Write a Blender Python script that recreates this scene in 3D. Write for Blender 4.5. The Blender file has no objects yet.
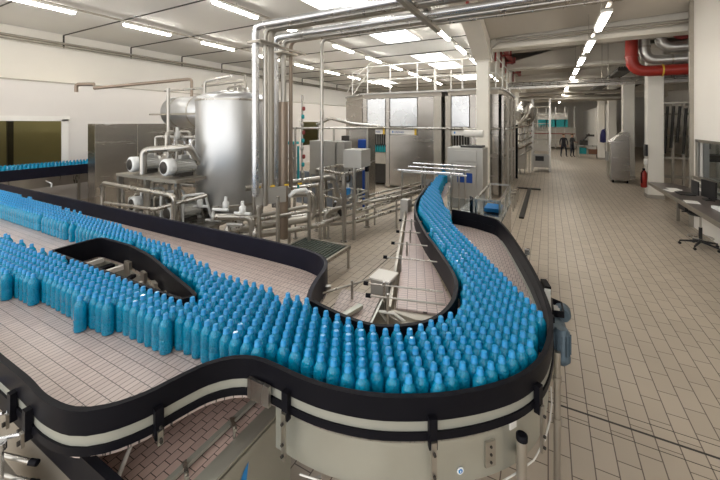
import bpy, bmesh, math, random
from mathutils import Vector, Matrix
from mathutils.geometry import tessellate_polygon
random.seed(7)
PI = math.pi
scene = bpy.context.scene
COL = scene.collection

# ------------------------------------------------------------------ materials
def new_mat(name):
    m = bpy.data.materials.new(name); m.use_nodes = True
    nt = m.node_tree
    return m, nt, nt.nodes['Principled BSDF']
def mat(name, color, rough=0.5, metal=0.0, noise=0.0, nscale=8.0, stretch=(1, 1, 1), bump=0.0, trans=0.0, ior=1.45, coat=0.0, alpha=1.0):
    m, nt, b = new_mat(name)
    b.inputs['Base Color'].default_value = (*color, 1)
    b.inputs['Roughness'].default_value = rough
    b.inputs['Metallic'].default_value = metal
    b.inputs['Transmission Weight'].default_value = trans
    b.inputs['IOR'].default_value = ior
    b.inputs['Coat Weight'].default_value = coat
    b.inputs['Alpha'].default_value = alpha
    if noise or bump:
        tc = nt.nodes.new('ShaderNodeTexCoord'); mp = nt.nodes.new('ShaderNodeMapping')
        mp.inputs['Scale'].default_value = stretch
        n = nt.nodes.new('ShaderNodeTexNoise'); n.inputs['Scale'].default_value = nscale; n.inputs['Detail'].default_value = 4
        nt.links.new(tc.outputs['Object'], mp.inputs['Vector']); nt.links.new(mp.outputs[0], n.inputs['Vector'])
        if noise:
            mx = nt.nodes.new('ShaderNodeMix'); mx.data_type = 'RGBA'
            mx.inputs[6].default_value = (*[max(0, c * (1 - noise)) for c in color], 1)
            mx.inputs[7].default_value = (*[min(1, c * (1 + noise)) for c in color], 1)
            nt.links.new(n.outputs['Fac'], mx.inputs[0]); nt.links.new(mx.outputs[2], b.inputs['Base Color'])
            if metal > .5:
                mr = nt.nodes.new('ShaderNodeMapRange')
                mr.inputs[3].default_value = rough * .75; mr.inputs[4].default_value = min(1, rough * 1.3)
                nt.links.new(n.outputs['Fac'], mr.inputs[0]); nt.links.new(mr.outputs[0], b.inputs['Roughness'])
        if bump:
            bp = nt.nodes.new('ShaderNodeBump'); bp.inputs['Strength'].default_value = bump; bp.inputs['Distance'].default_value = .01
            nt.links.new(n.outputs['Fac'], bp.inputs['Height']); nt.links.new(bp.outputs[0], b.inputs['Normal'])
    return m
def brick_mat(name, c1, c2, mortar, bw, rh, ms, rot=0.0, rough=.5, metal=0.0, offset=.5, noise=.1, bias=0.0, spec=.5):
    m, nt, b = new_mat(name)
    tc = nt.nodes.new('ShaderNodeTexCoord'); mp = nt.nodes.new('ShaderNodeMapping')
    mp.inputs['Rotation'].default_value = (0, 0, rot)
    br = nt.nodes.new('ShaderNodeTexBrick'); br.offset = offset
    br.inputs['Scale'].default_value = 1; br.inputs['Color1'].default_value = (*c1, 1); br.inputs['Color2'].default_value = (*c2, 1)
    br.inputs['Mortar'].default_value = (*mortar, 1); br.inputs['Mortar Size'].default_value = ms; br.inputs['Mortar Smooth'].default_value = .1
    br.inputs['Brick Width'].default_value = bw; br.inputs['Row Height'].default_value = rh; br.inputs['Bias'].default_value = bias
    n = nt.nodes.new('ShaderNodeTexNoise'); n.inputs['Scale'].default_value = 1.3; n.inputs['Detail'].default_value = 5
    mr = nt.nodes.new('ShaderNodeMapRange'); mr.inputs[3].default_value = 1 - noise; mr.inputs[4].default_value = 1 + noise
    mx = nt.nodes.new('ShaderNodeMix'); mx.data_type = 'RGBA'; mx.blend_type = 'MULTIPLY'; mx.inputs[0].default_value = 1
    L = nt.links.new
    L(tc.outputs['Object'], mp.inputs['Vector']); L(mp.outputs[0], br.inputs['Vector']); L(tc.outputs['Object'], n.inputs['Vector'])
    L(n.outputs['Fac'], mr.inputs[0]); L(br.outputs['Color'], mx.inputs[6]); L(mr.outputs[0], mx.inputs[7]); L(mx.outputs[2], b.inputs['Base Color'])
    bp = nt.nodes.new('ShaderNodeBump'); bp.inputs['Strength'].default_value = .4; bp.inputs['Distance'].default_value = .004; bp.invert = True
    L(br.outputs['Fac'], bp.inputs['Height']); L(bp.outputs[0], b.inputs['Normal'])
    b.inputs['Roughness'].default_value = rough; b.inputs['Metallic'].default_value = metal
    b.inputs['Specular IOR Level'].default_value = spec
    return m
def emit(name, color, s):
    m, nt, b = new_mat(name)
    b.inputs['Base Color'].default_value = (*color, 1)
    b.inputs['Emission Color'].default_value = (*color, 1); b.inputs['Emission Strength'].default_value = s
    return m

STEEL = mat('steel', (.46, .44, .405), .28, .95, noise=.12, nscale=6, stretch=(1, 1, .15))
STEELD = mat('steel_dull', (.42, .39, .34), .42, .85, noise=.15, nscale=5)
STEELP = mat('steel_panel', (.40, .375, .345), .25, .95, noise=.15, nscale=3, stretch=(.3, .3, 2))
STEELB = mat('steel_bright', (.66, .67, .69), .26, .95, noise=.06, nscale=2)
TANKM = mat('tank_steel', (.60, .61, .62), .36, .95, noise=.07, nscale=2.2, stretch=(1, 1, .2))
PANELG = mat('conveyor_panel', (.50, .505, .45), .42, .75, noise=.1, nscale=5)
BLACK = mat('black_guard', (.007, .007, .010), .42, 0, noise=.2)
NAVY = mat('dark_guard', (.014, .014, .024), .42, 0, noise=.2)
DARK = mat('dark_metal', (.06, .055, .05), .5, .5, noise=.2)
STRIPM = mat('grey_strip', (.38, .385, .34), .4, .3, noise=.06)
for m_ in (BLACK, NAVY): m_.node_tree.nodes['Principled BSDF'].inputs['Specular IOR Level'].default_value = .10
WHITE = mat('white_paint', (.80, .78, .74), .5, 0, noise=.04, nscale=3)
COLW = mat('column_paint', (.84, .81, .74), .6, 0, noise=.04, nscale=2)
CREAM = mat('cream_wall', (.92, .885, .83), .7, 0, noise=.03, nscale=1)
PARTW = mat('partition_wall', (.72, .685, .655), .45, 0, noise=.03, nscale=1)
CEILM = mat('ceiling_panel', (.86, .845, .82), .8, 0, noise=.03, nscale=1)
CEILR = mat('roof_concrete', (.52, .475, .415), .8, 0, noise=.06, nscale=1)
CONC = mat('beam_concrete', (.72, .68, .61), .75, 0, noise=.05, nscale=2)
RED = mat('red_paint', (.33, .03, .02), .4, 0, noise=.1)
REDD = mat('dark_red_paint', (.26, .04, .035), .5, 0, noise=.1)
BLUEP = mat('blue_plastic', (.01, .06, .30), .4)
BLUEL = mat('blue_label', (.02, .25, .65), .5)
TEAL = mat('teal_stuff', (.02, .38, .42), .4)
MOTORB = mat('motor_blue_grey', (.085, .125, .16), .45, .2, noise=.25, nscale=30)
MOTORG = mat('motor_grey', (.58, .58, .56), .4, .5, noise=.15, nscale=20)
FANW = mat('fan_cover_white', (.86, .88, .88), .4)
BOXG = mat('box_grey', (.42, .41, .385), .4, .3, noise=.05)
DESKM = mat('desk_top', (.12, .10, .09), .3, .1, noise=.1)
PLBLK = mat('black_plastic', (.015, .015, .017), .4)
PAPER = mat('paper', (.85, .84, .80), .7)
GRATE = mat('grating', (.10, .12, .10), .5, .5, noise=.2)
INSUL = mat('insulation_wrap', (.55, .53, .50), .35, .8, noise=.1)
BROWN = mat('brown_pipe', (.30, .24, .19), .4, .7, noise=.1)
YEL = mat('yellow_paint', (.75, .5, .06), .5)
SKIN = mat('skin', (.55, .32, .22), .6)
SHIRT = mat('dark_shirt', (.02, .02, .028), .8)
TROUS = mat('dark_trousers', (.018, .02, .03), .8)
HAIRM = mat('hair', (.12, .07, .04), .7)
OLIVE = mat('olive_room', (.30, .27, .16), .7, 0, noise=.1, nscale=2)
GLASS = mat('window_glass', (.80, .80, .62), .03, 0, trans=1.0, ior=1.05)
CLEAR = mat('clear_guard', (.75, .82, .85), .05, 0, trans=1.0, ior=1.05)
BOTTLE = mat('bottle_blue', (.0, .44, .78), .07, 0, trans=.36, ior=1.33, coat=.6, bump=1.0, nscale=90)
BOTTLE.node_tree.nodes['Principled BSDF'].inputs['Coat Roughness'].default_value = .04
BOTTLE.node_tree.nodes['Bump'].inputs['Distance'].default_value = .012
CAPM = mat('cap_blue', (.008, .30, .66), .35, 0, coat=.3)
FLOORM = brick_mat('floor_tile', (.53, .455, .365), (.48, .41, .325), (.13, .10, .08), .30, .155, .0045, rot=PI / 2, rough=.42, noise=.09)
BELTM = brick_mat('belt_chain', (.60, .50, .465), (.53, .435, .405), (.07, .055, .05), .042, .085, .0021, rot=0, rough=.3, noise=.12)
BELTR = brick_mat('belt_chain_angled', (.60, .48, .455), (.56, .445, .42), (.10, .07, .065), .042, .085, .002, rot=-(PI / 2 + .34), rough=.32, noise=.08)
BELTL = brick_mat('belt_chain_low', (.72, .55, .50), (.62, .47, .43), (.05, .035, .03), .075, .05, .0022, rot=PI / 2, rough=.3, noise=.15)
LAMPE = emit('lamp_glow', (1, .97, .90), 15)
LAMPE2 = emit('aisle_lamp_glow', (1, .95, .86), 14)
SKYL = emit('skylight_glow', (.95, .98, 1), 3.2)

# ------------------------------------------------------------------ mesh builder
class MB:
    def __init__(s): s.v = []; s.f = []; s.m = []; s.sm = []
    def add(s, vs, fs, mi=0, smooth=False):
        o = len(s.v); s.v += [tuple(v) for v in vs]
        for f in fs: s.f.append(tuple(i + o for i in f)); s.m.append(mi); s.sm.append(smooth)
        return s
    def box(s, x0, x1, y0, y1, z0, z1, mi=0, bev=0.0):
        if bev:
            b = min(bev, (x1 - x0) * .3, (y1 - y0) * .3, (z1 - z0) * .3)
            bm = bmesh.new(); bmesh.ops.create_cube(bm, size=1)
            for v in bm.verts: v.co = Vector(((x0 + x1) / 2 + v.co.x * (x1 - x0), (y0 + y1) / 2 + v.co.y * (y1 - y0), (z0 + z1) / 2 + v.co.z * (z1 - z0)))
            bmesh.ops.bevel(bm, geom=bm.edges[:], offset=b, segments=2, affect='EDGES', profile=.6)
            bm.verts.index_update()
            s.add([v.co.copy() for v in bm.verts], [[v.index for v in f.verts] for f in bm.faces], mi, False); bm.free(); return s
        v = [(x, y, z) for z in (z0, z1) for y in (y0, y1) for x in (x0, x1)]
        return s.add(v, [(0, 2, 3, 1), (4, 5, 7, 6), (0, 1, 5, 4), (2, 6, 7, 3), (0, 4, 6, 2), (1, 3, 7, 5)], mi)
    def obox(s, c, size, ang, mi=0):          # box rotated about z
        ca, sa = math.cos(ang), math.sin(ang); v = []
        for z in (-.5, .5):
            for y in (-.5, .5):
                for x in (-.5, .5):
                    a, b = x * size[0], y * size[1]
                    v.append((c[0] + a * ca - b * sa, c[1] + a * sa + b * ca, c[2] + z * size[2]))
        return s.add(v, [(0, 2, 3, 1), (4, 5, 7, 6), (0, 1, 5, 4), (2, 6, 7, 3), (0, 4, 6, 2), (1, 3, 7, 5)], mi)
    def tube(s, pts, r, n=10, mi=0, caps=True, rs=None):
        P = [Vector(p) for p in pts]; rings = []
        up = None
        for i, p in enumerate(P):
            d = (P[min(i + 1, len(P) - 1)] - P[max(i - 1, 0)]).normalized()
            if up is None:
                up = Vector((0, 0, 1)) if abs(d.z) < .9 else Vector((1, 0, 0))
            a = d.cross(up)
            if a.length < 1e-4: a = d.orthogonal()
            a.normalize(); b = a.cross(d).normalized(); up = b
            rr = rs[i] if rs else r
            rings.append([p + a * math.cos(2 * PI * k / n) * rr + b * math.sin(2 * PI * k / n) * rr for k in range(n)])
        vs = [v for rg in rings for v in rg]; fs = []
        for i in range(len(P) - 1):
            for k in range(n):
                fs.append((i * n + k, i * n + (k + 1) % n, (i + 1) * n + (k + 1) % n, (i + 1) * n + k))
        s.add(vs, fs, mi, True)
        if caps:
            s.add(rings[0], [tuple(range(n - 1, -1, -1))], mi); s.add(rings[-1], [tuple(range(n))], mi)
        return s
    def pipe(s, pts, r, bend=None, n=10, mi=0):    # polyline with rounded elbows
        bend = bend or r * 2.2; P = [Vector(p) for p in pts]; out = [P[0]]
        for i in range(1, len(P) - 1):
            a, b, c = P[i - 1], P[i], P[i + 1]
            k = min(bend, (a - b).length * .45, (c - b).length * .45)
            p0 = b + (a - b).normalized() * k; p1 = b + (c - b).normalized() * k
            for j in range(6):
                t = j / 5; out.append(p0 * (1 - t) ** 2 + b * 2 * t * (1 - t) + p1 * t * t)
        out.append(P[-1])
        return s.tube(out, r, n, mi)
    def lathe(s, prof, c=(0, 0, 0), n=16, mi=0, axis='z', smooth=True, ang=0):
        vs = []; fs = []
        for (r, z) in prof:
            for k in range(n):
                a = 2 * PI * k / n; x, y = r * math.cos(a), r * math.sin(a)
                if axis == 'z': p = (x, y, z)
                elif axis == 'x': p = (z, x, y)
                else: p = (x, z, y)
                if ang: p = (p[0] * math.cos(ang) - p[1] * math.sin(ang), p[0] * math.sin(ang) + p[1] * math.cos(ang), p[2])
                vs.append((p[0] + c[0], p[1] + c[1], p[2] + c[2]))
        for i in range(len(prof) - 1):
            for k in range(n):
                fs.append((i * n + k, i * n + (k + 1) % n, (i + 1) * n + (k + 1) % n, (i + 1) * n + k))
        s.add(vs, fs, mi, smooth)
        s.add(vs[:n], [tuple(range(n - 1, -1, -1))], mi); s.add(vs[-n:], [tuple(range(n))], mi)
        return s
    def prism(s, poly, z0, z1, mi=0, holes=()):
        loops = [poly] + list(holes)
        tri = tessellate_polygon([[Vector((x, y, 0)) for x, y in lp] for lp in loops])
        flat = [p for lp in loops for p in lp]; n = len(flat)
        vs = [(x, y, z1) for x, y in flat] + [(x, y, z0) for x, y in flat]; fs = []
        for t in tri:
            a, b, c = [flat[i] for i in t]
            if (b[0] - a[0]) * (c[1] - a[1]) - (b[1] - a[1]) * (c[0] - a[0]) < 0: t = (t[0], t[2], t[1])
            fs.append(tuple(t)); fs.append((t[2] + n, t[1] + n, t[0] + n))
        o = 0
        for lp in loops:
            L = len(lp)
            for i in range(L):
                a, b = o + i, o + (i + 1) % L; fs.append((a, a + n, b + n, b))
            o += L
        return s.add(vs, fs, mi)
    def wall(s, path, th, z0, z1, mi=0, off=0.0, smooth=True, closed=False):   # vertical strip following a path
        n = len(path); A = []; B = []
        for i, p in enumerate(path):
            if closed: q0, q1 = path[i - 1], path[(i + 1) % n]
            else: q0, q1 = path[max(i - 1, 0)], path[min(i + 1, n - 1)]
            dx, dy = q1[0] - q0[0], q1[1] - q0[1]; l = math.hypot(dx, dy) or 1
            nx, ny = dy / l, -dx / l
            A.append((p[0] + nx * off, p[1] + ny * off)); B.append((p[0] + nx * (off + th), p[1] + ny * (off + th)))
        vs = []
        for i in range(n):
            vs += [(*A[i], z0), (*A[i], z1), (*B[i], z1), (*B[i], z0)]
        m = n if closed else n - 1
        for k in range(4):
            fs = [(i * 4 + k, i * 4 + (k + 1) % 4, ((i + 1) % n) * 4 + (k + 1) % 4, ((i + 1) % n) * 4 + k) for i in range(m)]
            strip = [vs[i * 4 + k] for i in range(n)], [vs[i * 4 + (k + 1) % 4] for i in range(n)]
            vv = []
            for a, b in zip(*strip): vv += [a, b]
            s.add(vv, [(2 * i, 2 * i + 1, 2 * ((i + 1) % n) + 1, 2 * ((i + 1) % n)) for i in range(m)], mi, smooth)
        if not closed:
            s.add(vs[:4], [(0, 1, 2, 3)], mi); s.add(vs[-4:], [(3, 2, 1, 0)], mi)
        return s
    def build(s, name, mats, parent=None):
        me = bpy.data.meshes.new(name)
        off = parent_world(parent)
        me.from_pydata([(v[0] - off[0], v[1] - off[1], v[2] - off[2]) for v in s.v], [], s.f)
        for m in (mats if isinstance(mats, (list, tuple)) else [mats]): me.materials.append(m)
        for p, mi, sm in zip(me.polygons, s.m, s.sm): p.material_index = mi; p.use_smooth = sm
        bm = bmesh.new(); bm.from_mesh(me); bmesh.ops.recalc_face_normals(bm, faces=bm.faces[:]); bm.to_mesh(me); bm.free()
        o = bpy.data.objects.new(name, me); COL.objects.link(o)
        if parent: o.parent = parent
        return o
def parent_world(p):
    v = [0, 0, 0]
    while p is not None:
        v = [v[i] + p.location[i] for i in range(3)]; p = p.parent
    return v
def tag(o, label=None, cat=None, group=None, kind=None):
    if label: o['label'] = label
    if cat: o['category'] = cat
    if group: o['group'] = group
    if kind: o['kind'] = kind
    return o
def thing(name, label, cat, loc, group=None):
    o = bpy.data.objects.new(name, None); COL.objects.link(o); o.location = loc; o.empty_display_size = .1
    return tag(o, label, cat, group)
def struct(name, mb, m, label=None):
    o = mb.build(name, m); o['kind'] = 'structure'
    if label: o['label'] = label
    return o
def copy_tree(o, parent=None):
    c = o.copy(); COL.objects.link(c); c.parent = parent
    for ch in list(o.children): copy_tree(ch, c)
    return c
def smooth_path(pts, step=.05):
    out = []; n = len(pts)
    for i in range(n - 1):
        p0, p1, p2, p3 = pts[max(i - 1, 0)], pts[i], pts[i + 1], pts[min(i + 2, n - 1)]
        k = max(1, int(math.dist(p1, p2) / step))
        for j in range(k):
            t = j / k
            out.append(tuple(.5 * (2 * p1[a] + (p2[a] - p0[a]) * t + (2 * p0[a] - 5 * p1[a] + 4 * p2[a] - p3[a]) * t * t + (3 * p1[a] - p0[a] - 3 * p2[a] + p3[a]) * t ** 3) for a in (0, 1)))
    out.append(tuple(pts[-1])); return out
def inside(p, poly):
    x, y = p; r = False; j = len(poly) - 1
    for i in range(len(poly)):
        xi, yi = poly[i]; xj, yj = poly[j]
        if (yi > y) != (yj > y) and x < (xj - xi) * (y - yi) / (yj - yi) + xi: r = not r
        j = i
    return r
def dseg(p, path):
    best = 9
    for (x0, y0), (x1, y1) in zip(path, path[1:]):
        dx, dy = x1 - x0, y1 - y0; l = dx * dx + dy * dy or 1e-9
        t = max(0, min(1, ((p[0] - x0) * dx + (p[1] - y0) * dy) / l))
        best = min(best, math.hypot(p[0] - x0 - t * dx, p[1] - y0 - t * dy))
    return best

# ------------------------------------------------------------------ camera
YAW = math.radians(28.4)
cam = bpy.data.cameras.new('camera'); cam.sensor_width = 36; cam.lens = 17.4; cam.shift_y = -117 / 720; cam.clip_end = 200
co = bpy.data.objects.new('camera', cam); COL.objects.link(co); co.location = (0, 0, 2.6); co.rotation_euler = (PI / 2, 0, YAW)
scene.camera = co
def proj(x, y, z):
    c, s = math.cos(YAW), math.sin(YAW); D = -x * s + y * c; r = x * c + y * s
    return (360 + 348 * r / D, 123 - 348 * (z - 2.6) / D, D) if D > .05 else (-999, -999, D)

# ------------------------------------------------------------------ setting
struct('floor', MB().box(-17, 10, -3, 50, -.1, 0), FLOORM, 'beige brick-shaped floor tiles laid lengthwise down the aisle')
struct('ceiling_left_hall', MB().box(-17, -2, -3, 50, 6.0, 6.15), CEILM)
struct('ceiling_right_hall', MB().box(-2, 10, -3, 50, 6.9, 7.05), CEILR)
struct('wall_left', MB().box(-16.6, -16.4, -3, 50, 0, 6.0), CREAM)
struct('wall_back', MB().box(-17, 10, 48, 48.2, 0, 7), CREAM)
w = MB(); PX = -14.0; PT = 3.89                                     # partition with two window openings
w.box(PX - .12, PX, -3, 28, 2.70, PT); w.box(PX - .12, PX, -3, 28, 0, 1.15)
w.box(PX - .12, PX, 5.46, 17.8, 1.15, 2.70); w.box(PX - .12, PX, 19.9, 28, 1.15, 2.70)
struct('wall_partition', w, PARTW, 'pale grey partition wall below the cream wall')
struct('wall_partition_top', MB().box(-14.14, -13.98, -3, 28, PT, PT + .04), STEELD)
fr = MB(); fr.box(PX, PX + .05, -3, 5.58, 2.66, 2.82); fr.box(PX, PX + .05, 5.36, 5.54, 1.1, 2.72); fr.box(PX, PX + .05, -3, 5.5, 1.05, 1.17)
wf = struct('window_1', fr, WHITE, 'long white-framed window onto an olive room')
MB().box(PX - .07, PX - .05, -3, 5.4, 1.15, 2.7).build('pane', GLASS, wf)
fr = MB(); fr.box(PX, PX + .05, 17.7, 20, 2.68, 2.78); fr.box(PX, PX + .05, 17.7, 17.85, 1.1, 2.72); fr.box(PX, PX + .05, 19.85, 20, 1.1, 2.72)
wf = struct('window_2', fr, WHITE)
MB().box(PX - .07, PX - .05, 17.8, 19.9, 1.15, 2.7).build('pane', GLASS, wf)
struct('wall_olive_room', MB().box(-16.3, -16.2, -3, 28, 0, 3.8), OLIVE)
struct('trim_1', MB().box(-15.9, -15.8, 4.6, 4.75, 0, 3.2), DARK)
for k_ in range(3):  # unseen lamps added to brighten the room behind the window
    tag(MB().box(-15.3, -15.15, -1 + 3.2 * k_, .5 + 3.2 * k_, 3.4, 3.46).build('ceiling_lamp', emit('added_room_glow', (1, .9, .7), 3)), '%s added unseen lamp brightening the olive room behind the long window' % ['nearest', 'middle', 'farthest'][k_], 'lamp')
# right-hand wall: a near stretch with a window, the far ribbed stretch
w = MB(); w.box(3.2, 3.4, -3, 11.6, 2.18, 6.9); w.box(3.2, 3.4, -3, 11.6, 0, 1.29); w.box(3.2, 3.4, 11.3, 11.6, 1.29, 2.18)
struct('wall_right', w, CREAM, 'cream wall above the desk at the right edge')
fr = MB(); fr.box(3.17, 3.22, -3, 11.42, 2.14, 2.2); fr.box(3.17, 3.22, 11.3, 11.4, 1.27, 2.2); fr.box(3.1, 3.25, -3, 11.4, 1.25, 1.31)
wf = struct('window_3', fr, STEELD, 'grey-framed window over the desk')
MB().box(3.28, 3.3, -3, 11.3, 1.3, 2.16).build('pane', CLEAR, wf)
w = MB(); w.box(3.6, 3.8, 29, 48, 0, 3.9)
for k in range(19): w.box(3.54, 3.62, 29.3 + k, 29.42 + k, 0, 3.9)
struct('wall_far_right', w, WHITE)
struct('wall_outer_right', MB().box(9.5, 9.7, -3, 50, 0, 7), CREAM)
struct('trim_2', MB().box(3.12, 3.4, 11.6, 11.68, 0, 6.5), STEELD)

struct('trim_3', MB().box(-1, 8, 3.685, 3.705, 0, .002).box(-1, 8, 3.555, 3.56, 0, .002).box(-1, 8, 3.83, 3.835, 0, .002), DARK)
struct('trim_4', MB().box(-2.71, -2.695, 3.3, 12, 0, .002), DARK)
# pillars
def pillar(x, y, top, label, s=.4):
    m = MB().box(x - s / 2, x + s / 2, y - s / 2, y + s / 2, 0, top, 0, .03)
    m.box(x - s / 2 - .015, x + s / 2 + .015, y - s / 2 - .015, y + s / 2 + .015, 0, .12, 1)
    return struct('pillar', m, [COLW, STEELD], label)
pillar(-1.94, 12.4, 4.8, 'white square pillar in the middle of the hall beside the filling machine')
pillar(-1.8, 26, 4.8, 'white pillar far down the aisle on the left')
pillar(3.26, 15.6, 5.2, 'nearest white pillar on the right of the aisle, red extinguisher on it', .45)
pillar(3.32, 20.5, 5.2, 'white pillar behind the steel cabinet right of the aisle', .45)
pillar(3.35, 25.4, 5.2, 'third white pillar on the right of the aisle')
pillar(3.35, 30.3, 5.2, 'fourth white pillar on the right of the aisle')
# girder over the left pillars, with haunches
def yz_prism(mb, poly, x0, x1, mi=0):
    n = len(poly); vs = [(x0, y, z) for y, z in poly] + [(x1, y, z) for y, z in poly]
    fs = [tuple(range(n)), tuple(range(2 * n - 1, n - 1, -1))] + [(i, (i + 1) % n, n + (i + 1) % n, n + i) for i in range(n)]
    return mb.add(vs, fs, mi)
def xz_prism(mb, poly, y0, y1, mi=0):
    n = len(poly); vs = [(x, y0, z) for x, z in poly] + [(x, y1, z) for x, z in poly]
    fs = [tuple(range(n)), tuple(range(2 * n - 1, n - 1, -1))] + [(i, (i + 1) % n, n + (i + 1) % n, n + i) for i in range(n)]
    return mb.add(vs, fs, mi)
g = MB()
def haunch(y):
    return [(y + d, 5.55 - .85 * (1 - min(1, max(0, abs(d) - .25) / 2.6)) ** 1.6) for d in (-2.9, -2.2, -1.6, -1.1, -.7, -.25, .25, .7, 1.1, 1.6, 2.2, 2.9)]
yz_prism(g, [(-3, 5.55)] + haunch(12.4)[:7] + [(48, 4.70), (48, 6.9), (-3, 6.9)], -2.2, -1.68)
g.box(-2.2, -1.7, 12.15, 12.65, 4.66, 4.8)
struct('roof_girder', g, CONC, 'long cream concrete girder resting on the left pillars')
# gabled cross beams of the right hall
for i, y in enumerate((12.4, 17.5, 22.5, 27.5, 34, 41)):
    m = MB()
    xz_prism(m, [(-1.7, 5.15), (9.5, 5.1), (9.5, 5.75), (3.4, 5.7), (1.6, 6.1), (-1.7, 5.35)], y - .15, y + .15)
    m.box(-1.7, 9.5, y - .28, y + .28, 5.02, 5.15)
    struct('roof_beam', m, CONC)
for i, y in enumerate((14.9, 20, 25, 31)):                          # folded roof plates rising between the beams
    m = MB(); 
    lo = 5.75 if i == 0 else 5.3
    vs = [(-1.7, y - 2.3, lo), (9.5, y - 2.3, 5.9), (9.5, y, 6.85), (-1.7, y, 6.85), (9.5, y + 2.3, 5.9), (-1.7, y + 2.3, lo)]
    vs = vs + [(a, b, c + .08) for a, b, c in vs]
    m.add(vs, [(0, 1, 2, 3), (3, 2, 4, 5), (9, 8, 7, 6), (11, 10, 8, 9), (0, 6, 7, 1), (5, 4, 10, 11)])
    struct('roof_plate', m, CEILR)
m = MB()
vs = [(-1.7, 12.1, 5.35), (9.5, 12.1, 5.75), (9.5, 8.2, 6.85), (-1.7, 6.0, 6.85)]; vs += [(a, b, c + .08) for a, b, c in vs]
m.add(vs, [(0, 1, 2, 3), (7, 6, 5, 4), (0, 4, 5, 1), (3, 2, 6, 7), (0, 3, 7, 4), (1, 5, 6, 2)]); struct('roof_plate', m, CEILR)
# ceiling ribs, skylights of the left hall
for k in range(12):
    y = 3.85 + 2.43 * k
    m = MB().tube([(-16.2, y, 5.93), (-2.3, y, 5.93)], .02, 6); m.tube([(-16.2, y, 5.93), (-16.2, y, 5.45)], .03, 6)
    struct('ceiling_rib', m, DARK)
for k, (x0, x1, y0, y1) in enumerate(((-5.85, -4.3, 7.3, 8.95), (-5.9, -4.45, 11.0, 13.3), (-5.95, -4.45, 16.2, 18.3), (-5.95, -4.45, 18.9, 21.2), (-5.95, -4.3, 24.5, 27.5), (-12.6, -11, 24.5, 27))):
    m = MB(); f = MB()
    f.box(x0 - .08, x0, y0 - .08, y1 + .08, 5.9, 6.02); f.box(x1, x1 + .08, y0 - .08, y1 + .08, 5.9, 6.02)
    f.box(x0, x1, y0 - .08, y0, 5.9, 6.02); f.box(x0, x1, y1, y1 + .08, 5.9, 6.02)
    s_ = struct('window_%d' % (k + 4), f, WHITE, 'square skylight in the left hall ceiling')
    MB().box(x0, x1, y0, y1, 5.96, 5.99).build('pane', SKYL, s_)

# ------------------------------------------------------------------ lamps
ORD = ['nearest', 'second', 'third', 'fourth', 'fifth', 'sixth', 'seventh', 'eighth', 'ninth', 'tenth', 'eleventh', 'twelfth', 'thirteenth', 'fourteenth']
def lamp_proto(glow, L=1.6):
    t = thing('ceiling_lamp', 'x', 'lamp', (0, 0, 0))
    MB().box(-.09, .09, 0, L, .015, .08, 0, .01).build('housing', WHITE, t)
    MB().box(-.055, .055, .03, L - .03, -.05, .02, 0, .02).build('tube', glow, t)
    return t
def lamp_row(x, z, y0, pitch, n, glow, rowname, group, hid=0, L=1.6):
    y0 -= hid * pitch; n += hid
    first = lamp_proto(glow, L)
    for k in range(n):
        o = first if k == 0 else copy_tree(first)
        o.location = (x, y0 + k * pitch, z)
        if k < hid: tag(o, 'unseen lamp outside the photo, %s' % rowname, 'lamp', group)
        else: tag(o, '%s glowing fluorescent lamp along the %s' % (ORD[k - hid], rowname), 'lamp', group)
    ln = bpy.data.objects; m = MB().box(x - .04, x + .04, y0 - .5, y0 + n * pitch, z + .085, z + .125)
    for k in range(n): m.tube([(x, y0 + k * pitch + .8, z + .12), (x, y0 + k * pitch + .8, 5.95 if x < -2 else 6.8)], .008, 5)
    tag(m.build('lamp_rail', STEELD), 'thin steel rail carrying the %s' % rowname, 'rail')
lamp_row(-11.9, 5.75, 3.3, 2.85, 9, LAMPE, 'lamp row over the pumps by the left wall', 'lamps in the left row', 1)
lamp_row(-7.65, 5.75, 3.2, 2.9, 9, LAMPE, 'middle lamp row over the tank', 'lamps in the middle row', 1)
lamp_row(-3.3, 5.75, 5.8, 2.9, 8, LAMPE, 'lamp row beside the concrete girder', 'lamps beside the girder', 2)
lamp_row(.99, 4.7, 8.08, 2.62, 13, LAMPE2, 'single row above the aisle', 'lamps above the aisle', 1, 1.38)

# ------------------------------------------------------------------ main conveyor
BZ = 1.02; GT = 1.24
front = [(-6.0, .80), (-4.0, .80), (-2.75, .80), (-2.44, .80), (-2.2, .79), (-2.0, .82), (-1.88, .90), (-1.80, 1.03), (-1.76, 1.18), (-1.71, 1.33), (-1.62, 1.44), (-1.50, 1.50), (-1.36, 1.51), (-1.18, 1.505), (-1.0, 1.52), (-.79, 1.575), (-.61, 1.66), (-.44, 1.77), (-.27, 1.92), (-.14, 2.08), (-.05, 2.28), (-.01, 2.51), (0, 2.77), (-.04, 3.10), (-.15, 3.63), (-.33, 4.3), (-.48, 4.8), (-.60, 5.12), (-.68, 5.24), (-.80, 5.32), (-1.0, 5.42), (-1.33, 5.49)]
outer = smooth_path(front)
rail = [(-13, 3.05), (-8, 3.05), (-4, 3.05), (-2.6, 3.05), (-2.15, 3.0), (-1.93, 2.88), (-1.82, 2.7), (-1.76, 2.5), (-1.68, 2.3), (-1.60, 2.16)]
railp = smooth_path(rail)
inner = smooth_path([(-1.60, 2.16), (-1.3, 2.1), (-1.06, 2.09), (-.88, 2.17), (-.72, 2.32), (-.64, 2.54), (-.64, 2.83), (-.73, 3.15), (-1.02, 3.68), (-1.37, 4.27), (-1.8, 5.16), (-2.05, 5.98), (-2.3, 7.4), (-2.65, 9.6)])
isl = smooth_path([(-4.67, 1.72), (-4.69, 1.9)]) + [(-4.69, 2.14), (-4.62, 2.18)] + smooth_path([(-4.1, 2.19), (-3.58, 2.11), (-3.02, 1.96), (-2.6, 1.85), (-2.45, 1.79), (-2.5, 1.71)]) + [(-4.6, 1.69)]
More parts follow.
